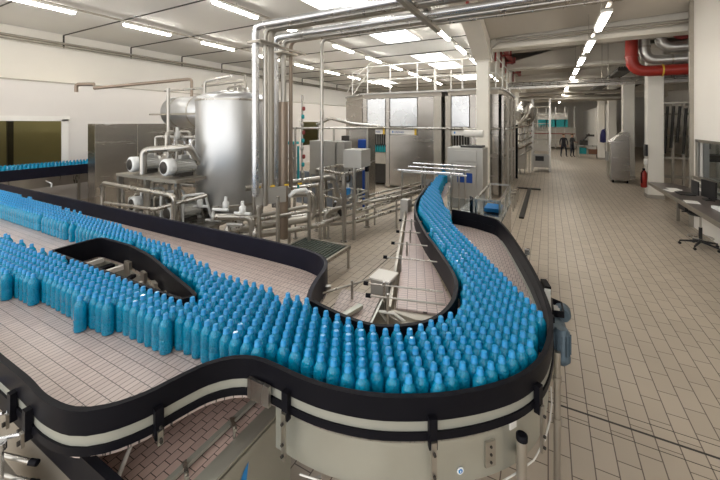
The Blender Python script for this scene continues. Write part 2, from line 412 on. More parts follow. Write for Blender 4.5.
conv = thing('bottle_conveyor', 'wide S-shaped bottle conveyor with black guards and pinkish chain belt', 'conveyor', (-1.2, 2.0, 0))
beltpoly = [(-13, .80)] + outer + [(-1.40, 5.6), (-1.62, 6.2), (-1.95, 7.4), (-2.28, 9.6)] + inner[::-1] + railp[::-1][1:]
MB().prism(beltpoly, BZ - .03, BZ, 0, [isl]).build('belt', BELTM, conv)
MB().wall(outer, .03, 1.123, GT).build('front_guard', BLACK, conv)
MB().wall(outer, .01, 1.02, 1.13, off=-.002).build('inner_liner', BLACK, conv)
MB().wall(outer, .012, 1.068, 1.125, off=.012).build('steel_band', STRIPM, conv)
MB().wall(outer, .03, 1.03, 1.07, off=.005).build('lower_black_rail', BLACK, conv)
k0 = [i for i, p in enumerate(outer) if p[0] > -1.42 and p[1] > 1.4][0]
panel_path = outer[k0:[i for i, p in enumerate(outer) if p[1] > 5.0][0]]
MB().wall(panel_path, .02, .76, 1.032, off=-.02).build('side_panel', PANELG, conv)
MB().box(-6, -1.62, .83, .87, .84, 1.0).build('lower_skirt', BLACK, conv)
MB().box(-6, -1.62, .84, .86, .25, .84).build('front_panel', STEELD, conv)  # duller steel puts the shadow on this panel into its colour
MB().wall(railp, .035, 1.0, 1.24).build('rear_guard', NAVY, conv)
MB().wall(inner[:[i for i, p in enumerate(inner) if p[1] > 8][0]], .03, 1.02, GT, off=-.03).build('inner_guard', BLACK, conv)
MB().wall(isl, .03, 1.02, GT, closed=True, off=-.015).build('island_guard', BLACK, conv)
MB().wall(isl, .01, .80, 1.0, closed=True, off=.03).build('island_liner', STRIPM, conv)
m = MB()
for x in (-4.52, -4.1): m.box(x - .02, x + .02, 1.74, 2.12, 1.0, 1.045)
m.obox((-3.45, 1.92, 1.02), (.7, .045, .03), .12)
m.box(-4.34, -4.26, 1.74, 2.12, .98, 1.02, 1); m.obox((-3.75, 1.95, 1.0), (.05, .3, .03), .5, 1)
m.tube([(-3.55, 2.0, 1.02), (-3.2, 1.8, .9)], .02, 8)
m.build('island_cross_bars', [WHITE, BLACK], conv)
MB().box(-4.6, -2.6, 1.72, 2.1, .86, .90).build('return_chain', BELTM, conv)
for x, y, a in ((-4.05, 2.145, 0), (-3.62, 2.07, -.2), (-3.3, 1.985, -.28), (-3.0, 1.905, -.3), (-2.75, 1.835, -.3)):
    MB().obox((x, y, 1.02), (.10, .03, .13), a).build('guard_bracket', STEELD, conv)
# brackets outside the front guard
def bracket(i, w=.026, z0=.80, m=STEEL, blackpad=True):
    p, q = outer[i], outer[i + 1]; a = math.atan2(q[1] - p[1], q[0] - p[0])
    nx, ny = math.sin(a), -math.cos(a)
    b = MB()
    if blackpad: b.obox((p[0] + nx * .045, p[1] + ny * .045, 1.08), (w * 1.6, .03, .15), a, 1)
    b.obox((p[0] + nx * .066, p[1] + ny * .066, (z0 + 1.05) / 2), (w, .014, 1.05 - z0), a, 0)
    for z in (z0 + .03, z0 + .09, 1.0): b.tube([(p[0] + nx * .07, p[1] + ny * .07, z), (p[0] + nx * .085, p[1] + ny * .085, z)], .008, 8, 2)
    return b.build('guard_bracket', [m, BLACK, DARK], conv)
def near(px, py): return min(range(len(outer) - 1), key=lambda i: math.dist(outer[i], (px, py)))
for px, py in ((-.53, 1.71), (-.09, 2.18), (-1.22, 1.5), (-.03, 3.0), (-.3, 4.2)): bracket(near(px, py))
for px, py in ((-1.77, 1.10), (-2.32, .79), (-2.55, .8), (-3.3, .8)): bracket(near(px, py), z0=.98)
i = near(-1.40, 1.505); p = outer[i]
MB().obox((p[0], p[1] - .055, 1.085), (.16, .02, .115), 0).build('joint_plate', STEEL, conv)
i = near(-.26, 1.93); p = outer[i]; a = math.atan2(outer[i + 1][1] - p[1], outer[i + 1][0] - p[0])
MB().obox((p[0] + math.sin(a) * .006, p[1] - math.cos(a) * .006, .88), (.06, .012, .13), a).build('mounting_plate', STEELD, conv)
for zz in (.84, .88, .92):
    bb = Vector((p[0] + math.sin(a) * .012, p[1] - math.cos(a) * .012, zz)); MB().tube([bb, bb + Vector((math.sin(a), -math.cos(a), 0)) * .006], .007, 8).build('bolt', DARK, conv)
i = near(-.17, 2.05); p2 = outer[i]; a2 = math.atan2(outer[i + 1][1] - p2[1], outer[i + 1][0] - p2[0]); MB().obox((p2[0] + math.sin(a2) * .003, p2[1] - math.cos(a2) * .003, .985), (.05, .006, .05), a2).build('white_tag', PAPER, conv)
i = near(-.39, 1.81); p = outer[i]; a = math.atan2(outer[i + 1][1] - p[1], outer[i + 1][0] - p[0])
nx, ny = math.sin(a), -math.cos(a)
b = MB(); c0 = Vector((p[0] + nx * .003, p[1] + ny * .003, .83)); nv = Vector((nx, ny, 0))
b.tube([c0, c0 + nv * .004], .018, 20, 0); b.tube([c0 + nv * .004, c0 + nv * .006], .011, 16, 1); b.obox(tuple(c0 + nv * .007), (.004, .002, .011), a, 0)
b.build('round_sticker', [FANW, BLUEL], conv)
for (x, y) in ((-3.1, 1.2), (-3.1, 2.7), (-5.5, 1.2), (-5.5, 2.7), (-8, 2.7), (-.95, 1.9), (-.35, 3.4), (-.75, 4.6)):
    MB().tube([(x, y, 0), (x, y, 1.0)], .03, 10).lathe([(.06, 0), (.06, .02), (.03, .03)], (x, y, 0), 12).build('leg', STEEL, conv)
lg = MB().tube([(-.12, 1.985, 0), (-.12, 1.985, .96)], .026, 16); lg.lathe([(.029, .96), (.029, .985), (.022, .99)], (-.12, 1.985, 0), 16, 1)
lg.box(-.15, -.10, 1.99, 2.12, .82, .86)
lg.build('leg', [STEELD, BLACK], conv)
lg = MB().tube([(.055, 2.80, 0), (.055, 2.80, 1.0)], .022, 12); lg.lathe([(.03, .5), (.03, .54)], (.055, 2.8, 0), 12); lg.lathe([(.03, .8), (.03, .83)], (.055, 2.8, 0), 12)
lg.build('leg', [STEELD], conv)
# hose round the curve
hp = [(outer[i][0] * 1.0 + .02, outer[i][1] - .03, .745 + .012 * math.sin(i)) for i in range(near(-1.2, 1.5), near(-.02, 3.0), 3)]
MB().tube(hp, .005, 8).build('hose', PAPER, conv)
# gear motor on the right
gm = MB(); gm.obox((.03, 3.02, 1.02), (.10, .20, .16), .15); gm.lathe([(.05, -.1), (.065, -.08), (.065, .08), (.05, .1)], (.055, 2.98, 1.05), 14, 0, 'y')
gm.build('gearbox', MOTORB, conv)
gm = MB()
gm.lathe([(.035, .12), (.05, .10), (.05, -.06), (.056, -.07), (.056, -.10), (.03, -.13)], (.085, 2.86, 1.02), 16, 0, 'z')
for k in range(12):
    a = 2 * PI * k / 12; gm.obox((.085 + .052 * math.cos(a), 2.86 + .052 * math.sin(a), 1.04), (.014, .005, .14), a)
gm.obox((.04, 2.90, 1.08), (.07, .08, .08), 0)
gm.build('motor', MOTORB, conv)
gm = MB(); gm.lathe([(.05, -.05), (.06, -.03), (.06, .05), (.04, .07)], (.10, 3.22, 1.08), 14, 0, 'y'); gm.build('motor_cap', MOTORB, conv)
gm = MB(); gm.wall([(.02, 3.30), (.10, 3.26), (.11, 3.10), (.03, 3.08)], .012, 1.1, 1.15, closed=True); gm.box(.03, .08, 3.14, 3.22, 1.11, 1.13, 1); gm.build('sensor_bracket', [BLACK, BOXG], conv)
gm = MB(); gm.obox((-.02, 3.62, 1.10), (.05, .16, .07), .25); gm.box(-.03, .02, 3.5, 3.53, .98, 1.12, 1); gm.build('sensor', [BLACK, FANW], conv)
gm = MB(); gm.tube([(-.22, 4.2, 1.0), (-.2, 4.2, 1.2)], .012, 8); gm.obox((-.2, 4.2, 1.2), (.05, .07, .05), 0); gm.build('sensor', [STEELB], conv)

# ------------------------------------------------------------------ bottles
H = .268; R = .0425
bprof = [(.030, .0), (.040, .006), (R, .02), (R, .045), (.040, .05), (R, .056), (R, .09), (.0395, .095), (.0395, .105), (R, .11), (R, .165), (.0415, .182), (.037, .203), (.027, .221), (.018, .232), (.0165, .238)]
cprof = [(.0205, .2365), (.0205, .240), (.0178, .241), (.0178, .260), (.0145, H)]
S = [
 [(-13, 2.24), (-4.72, 2.24), (-4.1, 2.255), (-3.56, 2.18), (-3.0, 2.03), (-2.4, 1.86), (-2.4, 1.6), (-1.4, 1.6), (-1.4, 2.08), (-2.16, 2.13), (-2.54, 2.14), (-2.89, 2.20), (-3.66, 2.37), (-4.43, 2.45), (-5.49, 2.55), (-6.62, 2.58), (-9.4, 2.70), (-13, 2.8)],
 [(-7, 1.1), (-5.3, 1.12), (-4.3, 1.22), (-3.86, 1.33), (-3.35, 1.34), (-3.1, 1.30), (-2.77, 1.40), (-2.34, 1.45), (-1.97, 1.53), (-1.6, 1.52), (-1.6, 2.08), (-2.45, 2.08), (-2.4, 1.66), (-7, 1.60)],
 [(-1.75, 1.56), (-1.5, 1.54), (-1.3, 1.54), (-.95, 1.57), (-.75, 1.63), (-.58, 1.71), (-.40, 1.82), (-.25, 1.97), (-.10, 2.12), (.0, 2.30), (.02, 2.52), (-.03, 2.74), (-.24, 3.08), (-.45, 3.47), (-.74, 4.08), (-1.10, 4.65), (-1.30, 5.2), (-1.58, 5.86), (-1.78, 6.4), (-2.11, 7.6), (-2.46, 9.6), (-2.62, 9.6), (-2.26, 7.4), (-2.0, 5.98), (-1.75, 5.16), (-1.32, 4.27), (-.97, 3.68), (-.68, 3.15), (-.58, 2.83), (-.58, 2.54), (-.66, 2.30), (-.85, 2.12), (-1.06, 2.04), (-1.3, 2.05), (-1.6, 2.08)],
]
pts = []; px = .0905; py = px * .868
iy = 0; y = 1.0
walls_ = [outer, inner, isl + [isl[0]], railp]
while y < 9.7:
    x = -11.0 + (px / 2 if iy % 2 else 0)
    while x < .2:
        jx, jy = x + random.uniform(-.0025, .0025), y + random.uniform(-.0025, .0025)
        qx, qy = jx + random.uniform(-.02, .02), jy + random.uniform(-.02, .02)
        if any(inside((qx, qy), s) for s in S) and not inside((jx, jy), isl):
            if min(dseg((jx, jy), w_) for w_ in walls_) > .050: pts.append((jx, jy))
        x += px
    y += py; iy += 1
def vis(p):
    u, v, D = proj(p[0], p[1], 1.2); return -4 < u < 724 and v < 484
near_pts = sorted([p for p in pts if vis(p)], key=lambda p: proj(p[0], p[1], 1.2)[2])
solo, rest = near_pts[:300], near_pts[300:]
bproto = MB().lathe(bprof, n=14).build('water_bottle', BOTTLE)
cproto = MB().lathe(cprof, n=12).build('cap', CAPM, bproto)
for k, (x, y) in enumerate(solo):
    if k == 0: b, c_ = bproto, cproto
    else:
        b = bproto.copy(); COL.objects.link(b); c_ = cproto.copy(); COL.objects.link(c_); c_.parent = b
    b.location = (x, y, BZ + .001); b.rotation_euler = (0, 0, random.uniform(0, 6.28))
    if x < -1.75: tag(b, 'clear blue water bottle in the stream sweeping in from the left over the front belt', 'bottle', 'blue bottles on the front left stream')
    else: tag(b, 'clear blue water bottle in the dense crowd on the round conveyor bend', 'bottle', 'blue bottles crowding the round bend')
st = MB()
for (x, y) in rest:
    st.lathe(bprof, (x, y, BZ + .001), 10, 0); st.lathe(cprof, (x, y, BZ + .001), 8, 1)
tag(st.build('distant_bottles', [BOTTLE, CAPM]), 'blue water bottles streaming over the farther belts behind the nearest ones', 'bottles', kind='stuff')
print('bottles', len(pts), len(near_pts))

# ------------------------------------------------------------------ return conveyor beside the bend
rc = thing('return_conveyor', 'straight narrow conveyor with empty pinkish belt left of the bottle lane', 'conveyor', (-1.5, 4.3, 0))
A0, A1, B0, B1 = (-1.16, 2.78), (-.76, 2.88), (-2.20, 6.0), (-1.95, 6.05)
MB().prism([(-1.16, 2.80), (-.74, 2.90), (-.76, 3.12), (-1.05, 3.66), (-1.40, 4.27), (-1.83, 5.16), (-2.08, 5.98), (-2.24, 5.95)], .97, 1.0).build('belt', BELTR, rc)
m = MB(); m.wall([(-1.19, 2.76), (-2.27, 5.95)], .03, .80, 1.02, off=-.03, smooth=False); m.wall([(-1.17, 2.74), (-.95, 2.72), (-.76, 2.79), (-.70, 2.95)], .03, .80, 1.01, smooth=False); m.build('side_frame', STEELD, rc)
m = MB(); m.prism([(-1.16, 2.80), (-.74, 2.90), (-.72, 2.80), (-.80, 2.68), (-.95, 2.62), (-1.18, 2.70)], .95, .985); m.wall([(-1.19, 2.70), (-.95, 2.615), (-.79, 2.67), (-.71, 2.80)], .015, .72, .985); m.build('end_plate', STEELD, rc)
dx, dy = -.32, .947
for (x, y, L) in ((-1.22, 2.66, .50), (-1.34, 2.85, .55), (-1.44, 3.50, .42), (-1.54, 3.95, .32), (-1.66, 4.40, .28), (-1.83, 4.92, .24)):
    g = MB(); e = (x + L * .985, y + L * .25); g.tube([(x - .1, y - .03, 1.14), (e[0], e[1], 1.14)], .008, 8); g.tube([(x - .14, y - .04, 1.14), (x - .1, y - .03, 1.14)], .018, 10, 1)
    g.tube([(x + .04, y + .01, .86), (x + .04, y + .01, 1.17)], .012, 8)
    g.build('guide_rod', [STEEL, BLACK], rc)
for (x, y) in ((-1.3, 3.0), (-1.62, 3.95), (-2.0, 5.1), (-2.3, 5.9)):
    MB().tube([(x, y, 0), (x, y, .9)], .03, 10).build('leg', STEEL, rc)
MB().box(-2.34, -2.2, 5.85, 6.0, .5, 1.22).build('end_post', BOXG, rc)
m = MB(); m.tube([(-1.22, 2.74, .9), (-1.26, 2.68, 1.0), (-1.12, 2.66, 1.03), (-1.0, 2.68, .96)], .012, 8); m.build('cable', PAPER, rc)
tc_ = thing('junction_box', 'small grey junction box with pale lid beside the return conveyor', 'box', (-1.43, 3.2, 0))
MB().box(-1.56, -1.36, 3.10, 3.32, .80, 1.05, 0, .01).build('body', BOXG, tc_); MB().box(-1.57, -1.35, 3.09, 3.33, 1.05, 1.065).build('lid', WHITE, tc_)
MB().box(-1.48, -1.44, 3.19, 3.23, 0, .8).build('post', STEEL, tc_)
sc_ = thing('stub_conveyor', 'short low conveyor end between the rear guard and the return conveyor', 'conveyor', (-1.6, 2.8, 0))
MB().prism([(-1.80, 2.96), (-1.62, 2.40), (-1.28, 2.46), (-1.40, 3.02)], .92, .95).build('belt', BELTM, sc_)
m = MB(); m.wall([(-1.60, 2.38), (-1.26, 2.44), (-1.38, 3.03)], .02, .7, .97, smooth=False); m.obox((-1.50, 2.55, .98), (.05, .34, .03), -.25); m.build('frame', PANELG, sc_)
m = MB(); m.tube([(-1.80, 2.60, 1.06), (-1.50, 3.00, 1.10)], .01, 8); m.tube([(-1.62, 2.84, .9), (-1.62, 2.84, 1.12)], .014, 8); m.lathe([(.03, 0), (.03, .03)], (-1.80, 2.7, 1.06), 10); m.build('guide_rod', [STEEL], sc_)
MB().tube([(-1.5, 2.7, 0), (-1.5, 2.7, .92)], .03, 10).build('leg', STEEL, sc_)

# ------------------------------------------------------------------ lower discharge conveyor (bottom)
lc = thing('discharge_conveyor', 'lower steel-sided conveyor with brown chain running out under the front guard', 'conveyor', (-1.8, 1.1, 0))
MB().box(-2.6, -1.56, .88, 1.72, .76, .80).build('belt', BELTL, lc)
MB().box(-1.655, -1.625, .88, 1.68, .83, .85).build('guide_rail', STRIPM, lc)
m = MB(); m.box(-1.56, -1.46, .88, 1.76, .79, .815); m.box(-1.48, -1.46, .88, 1.76, .30, .80); m.build('side_panel', PANELG, lc)
for y in (.95, 1.12, 1.42): MB().obox((-1.60, y, .86), (.10, .02, .015), -.5).tube([(-1.57, y - .02, .81), (-1.57, y - .02, .88)], .008, 8).build('rail_clamp', STEEL, lc)
m = MB(); m.add([(-1.457, 1.30, .60), (-1.457, 1.38, .60), (-1.457, 1.40, .73), (-1.457, 1.36, .70)], [(0, 1, 2, 3)]); m.add([(-1.457, 1.24, .58), (-1.457, 1.30, .56), (-1.457, 1.32, .60), (-1.457, 1.28, .60)], [(0, 1, 2, 3)]); m.build('blue_logo', BLUEL, lc)
MB().box(-1.44, -1.41, .88, 1.70, .28, .31).build('lower_rail', STEEL, lc)
MB().tube([(-1.99, 1.16, 1.02), (-1.86, .93, .84)], .011, 8).lathe([(.02, 0), (.02, .02)], (-1.99, 1.16, 1.02), 10).build('strut', WHITE, lc)
for (x, y) in ((-1.52, 1.6), (-1.52, 1.0), (-2.3, 1.6), (-2.3, 1.0)): MB().box(x - .025, x + .025, y - .025, y + .025, 0, .78).build('leg', STEELD, lc)
MB().wall([(-1.35, 1.95), (-1.55, 1.75), (-1.3, 1.62)], .02, .16, .2).build('foot_rail', STEEL, lc)
# guide-rod stands at the bottom left corner
gs = thing('guide_stand', 'steel clamp stand with guide rods at the lower left corner', 'stand', (-2.45, .68, 0))
for x in (-2.36, -2.62):
    m = MB().tube([(x, .66, .5), (x, .66, 1.04)], .014, 10); m.lathe([(.026, 0), (.026, .035)], (x, .66, 1.0), 12)
    m.tube([(x - .12, .60, 1.015), (x + .07, .79, 1.03)], .010, 8); m.build('rod', STEELB, gs)
for z in (.82, .92):
    m = MB().tube([(-2.66, .62, z), (-2.26, .74, z)], .012, 8); m.tube([(-2.26, .74, z), (-2.22, .755, z)], .015, 10, 1); m.build('cross_rod', [STEEL, BLACK], gs)
MB().tube([(-2.36, .66, 0), (-2.36, .66, .5)], .02, 10).build('leg', STEELD, gs)
MB().box(-2.80, -2.30, .70, .74, .25, .78).build('cover_plate', STEELD, gs)
m = MB(); m.obox((-2.86, .72, 1.05), (.05, .05, .06), .2); m.build('blue_knob', BLUEP, gs)

# ------------------------------------------------------------------ box machine by the lane, and the rods over the lane
bx = thing('reject_station', 'open grey steel box station with black front guard beside the bottle lane', 'machine', (-.95, 6.0, 0))
m = MB(); m.box(-1.0, -.62, 5.60, 7.2, .3, 1.08); m.box(-1.40, -1.0, 6.3, 7.2, .3, 1.05); m.build('body', STEELP, bx)
m = MB()
for x in (-.99, -.64):
    for y in (5.62, 6.4, 7.18): m.box(x - .015, x + .015, y - .015, y + .015, 1.08, 1.42)
    m.box(x - .015, x + .015, 5.6, 7.2, 1.40, 1.43)
for y in (5.62, 7.18): m.box(-1.0, -.63, y - .015, y + .015, 1.40, 1.43)
m.build('frame', STEEL, bx)
MB().box(-.645, -.635, 5.63, 7.17, 1.1, 1.4).build('side_window', CLEAR, bx)
m = MB(); m.wall([(-1.72, 6.9), (-1.40, 5.62)], .03, 1.02, 1.34, smooth=False); m.box(-1.4, -.62, 5.55, 5.57, 1.2, 1.42); m.build('guard', CLEAR, bx)
m = MB(); m.wall([(-1.45, 5.55), (-.62, 5.50)], .02, .9, 1.2); m.build('front_plate', BOXG, bx)
m = MB(); m.tube([(-1.25, 5.8, 1.1), (-1.0, 5.8, 1.1)], .07, 14); m.lathe([(.09, 0), (.09, .05)], (-1.2, 6.1, 1.0), 14); m.build('actuator', MOTORG, bx)
MB().wall([(-1.12, 5.9), (-1.06, 5.8), (-1.05, 5.6)], .02, 1.0, 1.4).build('black_bracket', BLACK, bx)
for k in range(5): 
    m = MB(); m.lathe(bprof, (-.9 + .085 * (k % 3), 6.4 + .1 * (k // 3), 1.42), 10, 0); 
tr = MB().box(-.96, -.70, 6.2, 6.6, 1.10, 1.16); tr.build('blue_tray', BLUEL, bx)
rods = thing('guide_gantry', 'tubular steel gantry of guide rods over the bottle lane', 'gantry', (-2.3, 8.2, 0))
for (x, y) in ((-3.0, 7.6), (-2.75, 8.3), (-1.85, 7.6), (-1.7, 8.3), (-2.0, 9.0), (-2.9, 9.0)): MB().tube([(x, y, .2), (x, y, 1.52)], .022, 8).build('post', STEEL, rods)
for y, z in ((7.6, 1.5), (7.95, 1.42), (8.3, 1.5), (8.65, 1.55), (9.0, 1.5)): MB().tube([(-3.1, y, z), (-1.6, y, z)], .022, 8).build('cross_bar', STEELB, rods)
MB().tube([(-1.8, 7.3, 1.45), (-2.1, 9.2, 1.45)], .02, 8).build('side_bar', STEEL, rods)
# grey control cabinet
cc = thing('control_cabinet', 'pale grey steel control cabinet in front of the white pillar', 'cabinet', (-1.95, 9.7, 0))
MB().box(-2.38, -1.46, 9.3, 10.1, .35, 1.95, 0, .02).build('body', BOXG, cc)
MB().box(-2.2, -1.62, 9.27, 9.3, 1.6, 1.88, 0, .01).build('upper_hatch', BOXG, cc)
MB().box(-2.2, -1.62, 9.27, 9.3, .6, 1.55, 0, .01).build('door', BOXG, cc)
MB().box(-2.1, -1.72, 9.25, 9.27, 1.05, 1.3).build('blue_opening', BLUEP, cc)
MB().box(-2.05, -1.5, 9.4, 9.9, 1.95, 2.0).build('black_tray', PLBLK, cc)
for x in (-2.3, -1.54): MB().box(x - .03, x + .03, 9.35, 9.41, 0, .35).build('leg', STEELD, cc)
pr = MB().tube([(-2.15, 10.35, 2.30), (-1.62, 10.35, 2.30)], .11, 14); pr.tube([(-1.9, 10.35, 0), (-1.9, 10.35, 2.2)], .03, 8)
tag(pr.build('film_roll', [WHITE]), 'white roll held up behind the grey control cabinet', 'roll')

# ------------------------------------------------------------------ filling machine
fm = thing('filling_machine', 'huge glass and steel enclosure of the filling machine', 'machine', (-4, 13.5, 0))
Z1 = 3.6
def module(x0, x1, y, parts):
    pass
MB().prism([(-7.2, 12.2), (-5.85, 11.05), (-3.0, 11.05), (-3.0, 11.5), (-2.8, 11.5), (-2.8, 11.05), (-1.30, 11.05), (-1.20, 11.3), (-1.20, 15.4), (-7.2, 15.4)], 3.45, Z1).build('roof', CEILR, fm)
MB().prism([(-7.25, 12.15), (-5.9, 10.98), (-1.25, 10.98), (-1.15, 11.3), (-1.15, 15.4), (-7.25, 15.4)], Z1, Z1 + .07).build('roof_edge', BOXG, fm)
def pan(name, p, q, z0, z1, m, th=.04, out=0.0):
    return MB().wall([p, q], th, z0, z1, off=out, smooth=False).build(name, m, fm)
# chamfer
pan('corner_panel', (-7.2, 12.2), (-5.85, 11.05), 1.9, 3.45, STEELP)
pan('corner_panel', (-7.2, 12.2), (-5.85, 11.05), 0.1, 1.9, STEELD)
Y = 11.05
for (x0, x1, m_, nm) in ((-5.85, -5.68, STEELP, 'post'), (-4.95, -4.80, STEELP, 'post'), (-3.80, -3.25, STEELP, 'post'), (-3.25, -3.0, STEELD, 'post'), (-2.88, -2.70, STEELD, 'post'), (-2.12, -1.75, STEELP, 'post')):
    MB().box(x0, x1, Y - .04, Y + .12, 0.05, 3.45, 0, .015).build(nm, m_, fm)
for (x0, x1) in ((-5.68, -4.95), (-4.80, -3.80), (-2.70, -2.12)):
    f_ = MB().box(x0 + .02, x1 - .02, Y - .03, Y, 2.36, 3.42, 0, .01).build('upper_panel', STEELB, fm)
    s2 = MB().box(x0 + .02, x1 - .02, Y - .03, Y, 2.06, 2.24).build('sign_strip', WHITE, fm)
    MB().box(x0 + .1, x0 + .14, Y - .035, Y - .03, 2.12, 2.19).build('blue_emblem', BLUEL, s2)
    for i_ in range(6):
        pass
    MB().box(x1 - .10, x1 - .03, Y - .05, Y - .02, 2.05, 2.27).build('yellow_mark', YEL, fm)
def lettering(txt, x, z, size, parent, m_):
    cu = bpy.data.curves.new('lettering', 'FONT'); cu.body = txt; cu.size = size; cu.extrude = .002
    o = bpy.data.objects.new('lettering', cu); COL.objects.link(o)
    dg = bpy.context.evaluated_depsgraph_get(); me = bpy.data.meshes.new_from_object(o.evaluated_get(dg)); bpy.data.objects.remove(o)
    me.materials.clear(); me.materials.append(m_)
    o = bpy.data.objects.new('lettering', me); COL.objects.link(o); o.parent = parent
    pw = parent_world(parent); o.location = (x - pw[0], Y - .034 - pw[1], z - pw[2]); o.rotation_euler = (PI / 2, 0, 0)
lettering('KRONES', -4.62, 2.115, .09, fm, BLUEP); lettering('KRONES', -5.5, 2.115, .09, fm, BLUEP)
MB().box(-4.80, -3.80, Y - .03, Y,   .12, 2.04, 0, .01).build('lower_door', STEELP, fm)
for x in (-4.7, -3.9): pass
m = MB(); m.tube([(-5.9, Y - .12, 2.30), (-1.25, Y - .12, 2.30)], .03, 8); m.tube([(-5.9, Y - .12, 2.30), (-7.2, 12.05, 2.30)], .03, 8)
m.build('handle_bar', STEEL, fm)
MB().box(-5.68, -4.95, Y + .35, Y + .37, .1, 2.2).build('inner_back', DARK, fm); MB().box(-2.70, -2.12, Y + .35, Y + .37, .1, 2.2).build('inner_back', DARK, fm)
m = MB()
for k in range(8): m.lathe([(.035, 0), (.035, .18), (.014, .24), (.014, .27)], (-5.62 + k * .088, Y + .2, 1.35), 8)
for k in range(6): m.lathe([(.035, 0), (.035, .18), (.014, .24), (.014, .27)], (-2.66 + k * .088, Y + .2, 1.35), 8)
m.build('bottles_inside', TEAL, fm)['kind'] = 'stuff'
m = MB()
for k in range(9): m.tube([(-5.65 + k * .085, Y + .2, 1.65), (-5.65 + k * .085, Y + .2, 2.15)], .015, 6)
for k in range(7): m.tube([(-2.68 + k * .085, Y + .2, 1.65), (-2.68 + k * .085, Y + .2, 2.15)], .015, 6)
m.build('filling_nozzles', STEEL, fm)['kind'] = 'stuff'
MB().box(-5.68, -4.95, Y + .1, Y + .3, .9, 1.33).build('star_wheel_bed', STEELD, fm)
m = MB()
for (y0, y1) in ((11.3, 12.4), (12.5, 13.7), (13.8, 15.0), (15.1, 15.4)): m.box(-1.24, -1.18, y0, y1, .15, 3.42)
m.box(-1.30, -1.75, 11.05, 11.08, .1, 3.44)
m.build('side_doors', STEELP, fm)
for y in (12.45, 13.75, 15.05): MB().box(-1.2, -1.14, y - .05, y + .05, .05, 3.5).build('side_post', STEELD, fm)
MB().box(-1.18, -1.08, 15.35, 15.5, 0, 2.4).build('black_edge', BLACK, fm)
MB().tube([(-1.1, 11.2, 2.30), (-1.1, 15.4, 2.30)], .03, 8).build('handle_bar', STEEL, fm)
pan('rear_wall', (-7.2, 15.3), (-1.2, 15.3), 0, 3.45, STEELD); pan('left_wall', (-7.2, 12.2), (-7.2, 15.3), 0, 3.45, STEELD)
# roof railing
rl = MB(); posts = [(-7.0, 12.3), (-5.8, 11.3), (-4.9, 11.3), (-3.9, 11.3), (-3.3, 11.3), (-2.4, 11.3), (-1.4, 11.3), (-1.35, 12.6), (-1.35, 14), (-1.35, 15.2), (-3.9, 13.5), (-3.3, 13.5)]
for k, (x, y) in enumerate(posts):
    MB().tube([(x, y, 3.67), (x, y, 4.75)], .025, 8).build('railing_post', WHITE, fm)
for z in (4.2, 4.75):
    rl.pipe([(p[0], p[1], z) for p in ((-7.0, 12.3), (-5.8, 11.3), (-1.4, 11.3), (-1.35, 15.2))], .022, n=8)
rl.build('roof_railing', WHITE, fm)
m = MB(); m.tube([(-6.9, 12.1, 3.7), (-5.6, 11.3, 4.75)], .025, 8); m.tube([(-7.3, 12.4, 3.9), (-6.9, 12.1, 4.3), (-5.6, 11.2, 4.9)], .02, 8); m.build('stair_rail', WHITE, fm)
fm.location = (-4 * 1.16, 13.5 * 1.16, 0); fm.scale = (1.16, 1.16, 1.044)
dr = MB().box(-.70, -.58, 10.4, 15.2, 0, .05); dr.box(-1.1, -.25, 15.1, 15.25, 0, .05)
tag(dr.build('floor_rail', DARK), 'dark T-shaped steel rail on the floor right of the filling machine', 'rail')
vb = thing('valve_cluster', 'small steel valves on the floor beside the filling machine doors', 'valves', (-1.0, 11.2, 0))
for k in range(5):
    y = 10.3 + k * .45; MB().pipe([(-1.0, y, 0), (-1.0, y, .5), (-.85, y + .2, .5), (-.85, y + .2, .15)], .025, n=8).build('valve_pipe', STEEL, vb)

# ------------------------------------------------------------------ tank
tk = thing('storage_tank', 'tall upright stainless steel tank with domed top', 'tank', (-6.03, 5.27, 0))
cx, cy, r = -5.98, 5.32, .755
MB().lathe([(.25, .66), (.5, .74), (.69, .85), (r, .96), (r, 3.08), (.73, 3.15), (.58, 3.22), (.3, 3.28), (.05, 3.30)], (cx, cy, 0), 40).build('vessel', TANKM, tk)
MB().lathe([(r + .008, .95), (r + .012, .97), (r + .008, .99)], (cx, cy, 0), 40).build('weld_band', STEEL, tk)
MB().lathe([(r + .006, 3.05), (r + .01, 3.07), (r + .006, 3.09)], (cx, cy, 0), 40).build('weld_band', STEEL, tk)
for a in (-1.35, .2, 1.8, 3.4):
    x, y = cx + .66 * math.cos(a), cy + .66 * math.sin(a)
    MB().obox((x, y, .62), (.14, .05, 1.24), a + PI / 2).lathe([(.09, 0), (.09, .03)], (x, y, 0), 12).build('leg', STEEL, tk)
m = MB(); m.lathe([(.16, 3.22), (.16, 3.33), (.1, 3.35)], (cx + .25, cy, 0), 16); m.build('manhole', STEEL, tk)
m = MB(); m.pipe([(cx + .35, cy, 3.3), (cx + .35, cy, 3.5), (cx - .75, cy - .2, 3.42)], .035, n=8); m.pipe([(cx + .1, cy + .1, 3.25), (cx + .1, cy + .1, 3.42), (cx - .3, cy + .1, 3.38), (cx - .3, cy + .1, 3.2)], .025, n=8); m.tube([(cx + .35, cy, 3.5), (cx + .35, cy, 3.62)], .02, 8)
m.build('top_pipe', STEELD, tk)
MB().lathe([(.08, .3), (.08, .66)], (cx, cy, 0), 12).build('outlet', STEEL, tk)
ht = thing('horizontal_tank', 'horizontal steel tank mounted high behind the upright tank', 'tank', (-8.0, 5.8, 2.86))
MB().lathe([(.1, -.85), (.3, -.8), (.40, -.68), (.40, 1.3), (.2, 1.42)], (-8.05, 5.8, 2.88), 28, 0, 'x').build('vessel', TANKM, ht)
for x in (-8.4, -7.7): MB().lathe([(.41, -.02), (.415, 0), (.41, .02)], (x, 5.8, 2.88), 28, 0, 'x').build('band', STEEL, ht)
MB().box(-9.15, -7.0, 5.36, 5.42, 2.80, 2.84).build('support_beam', STEELD, ht)
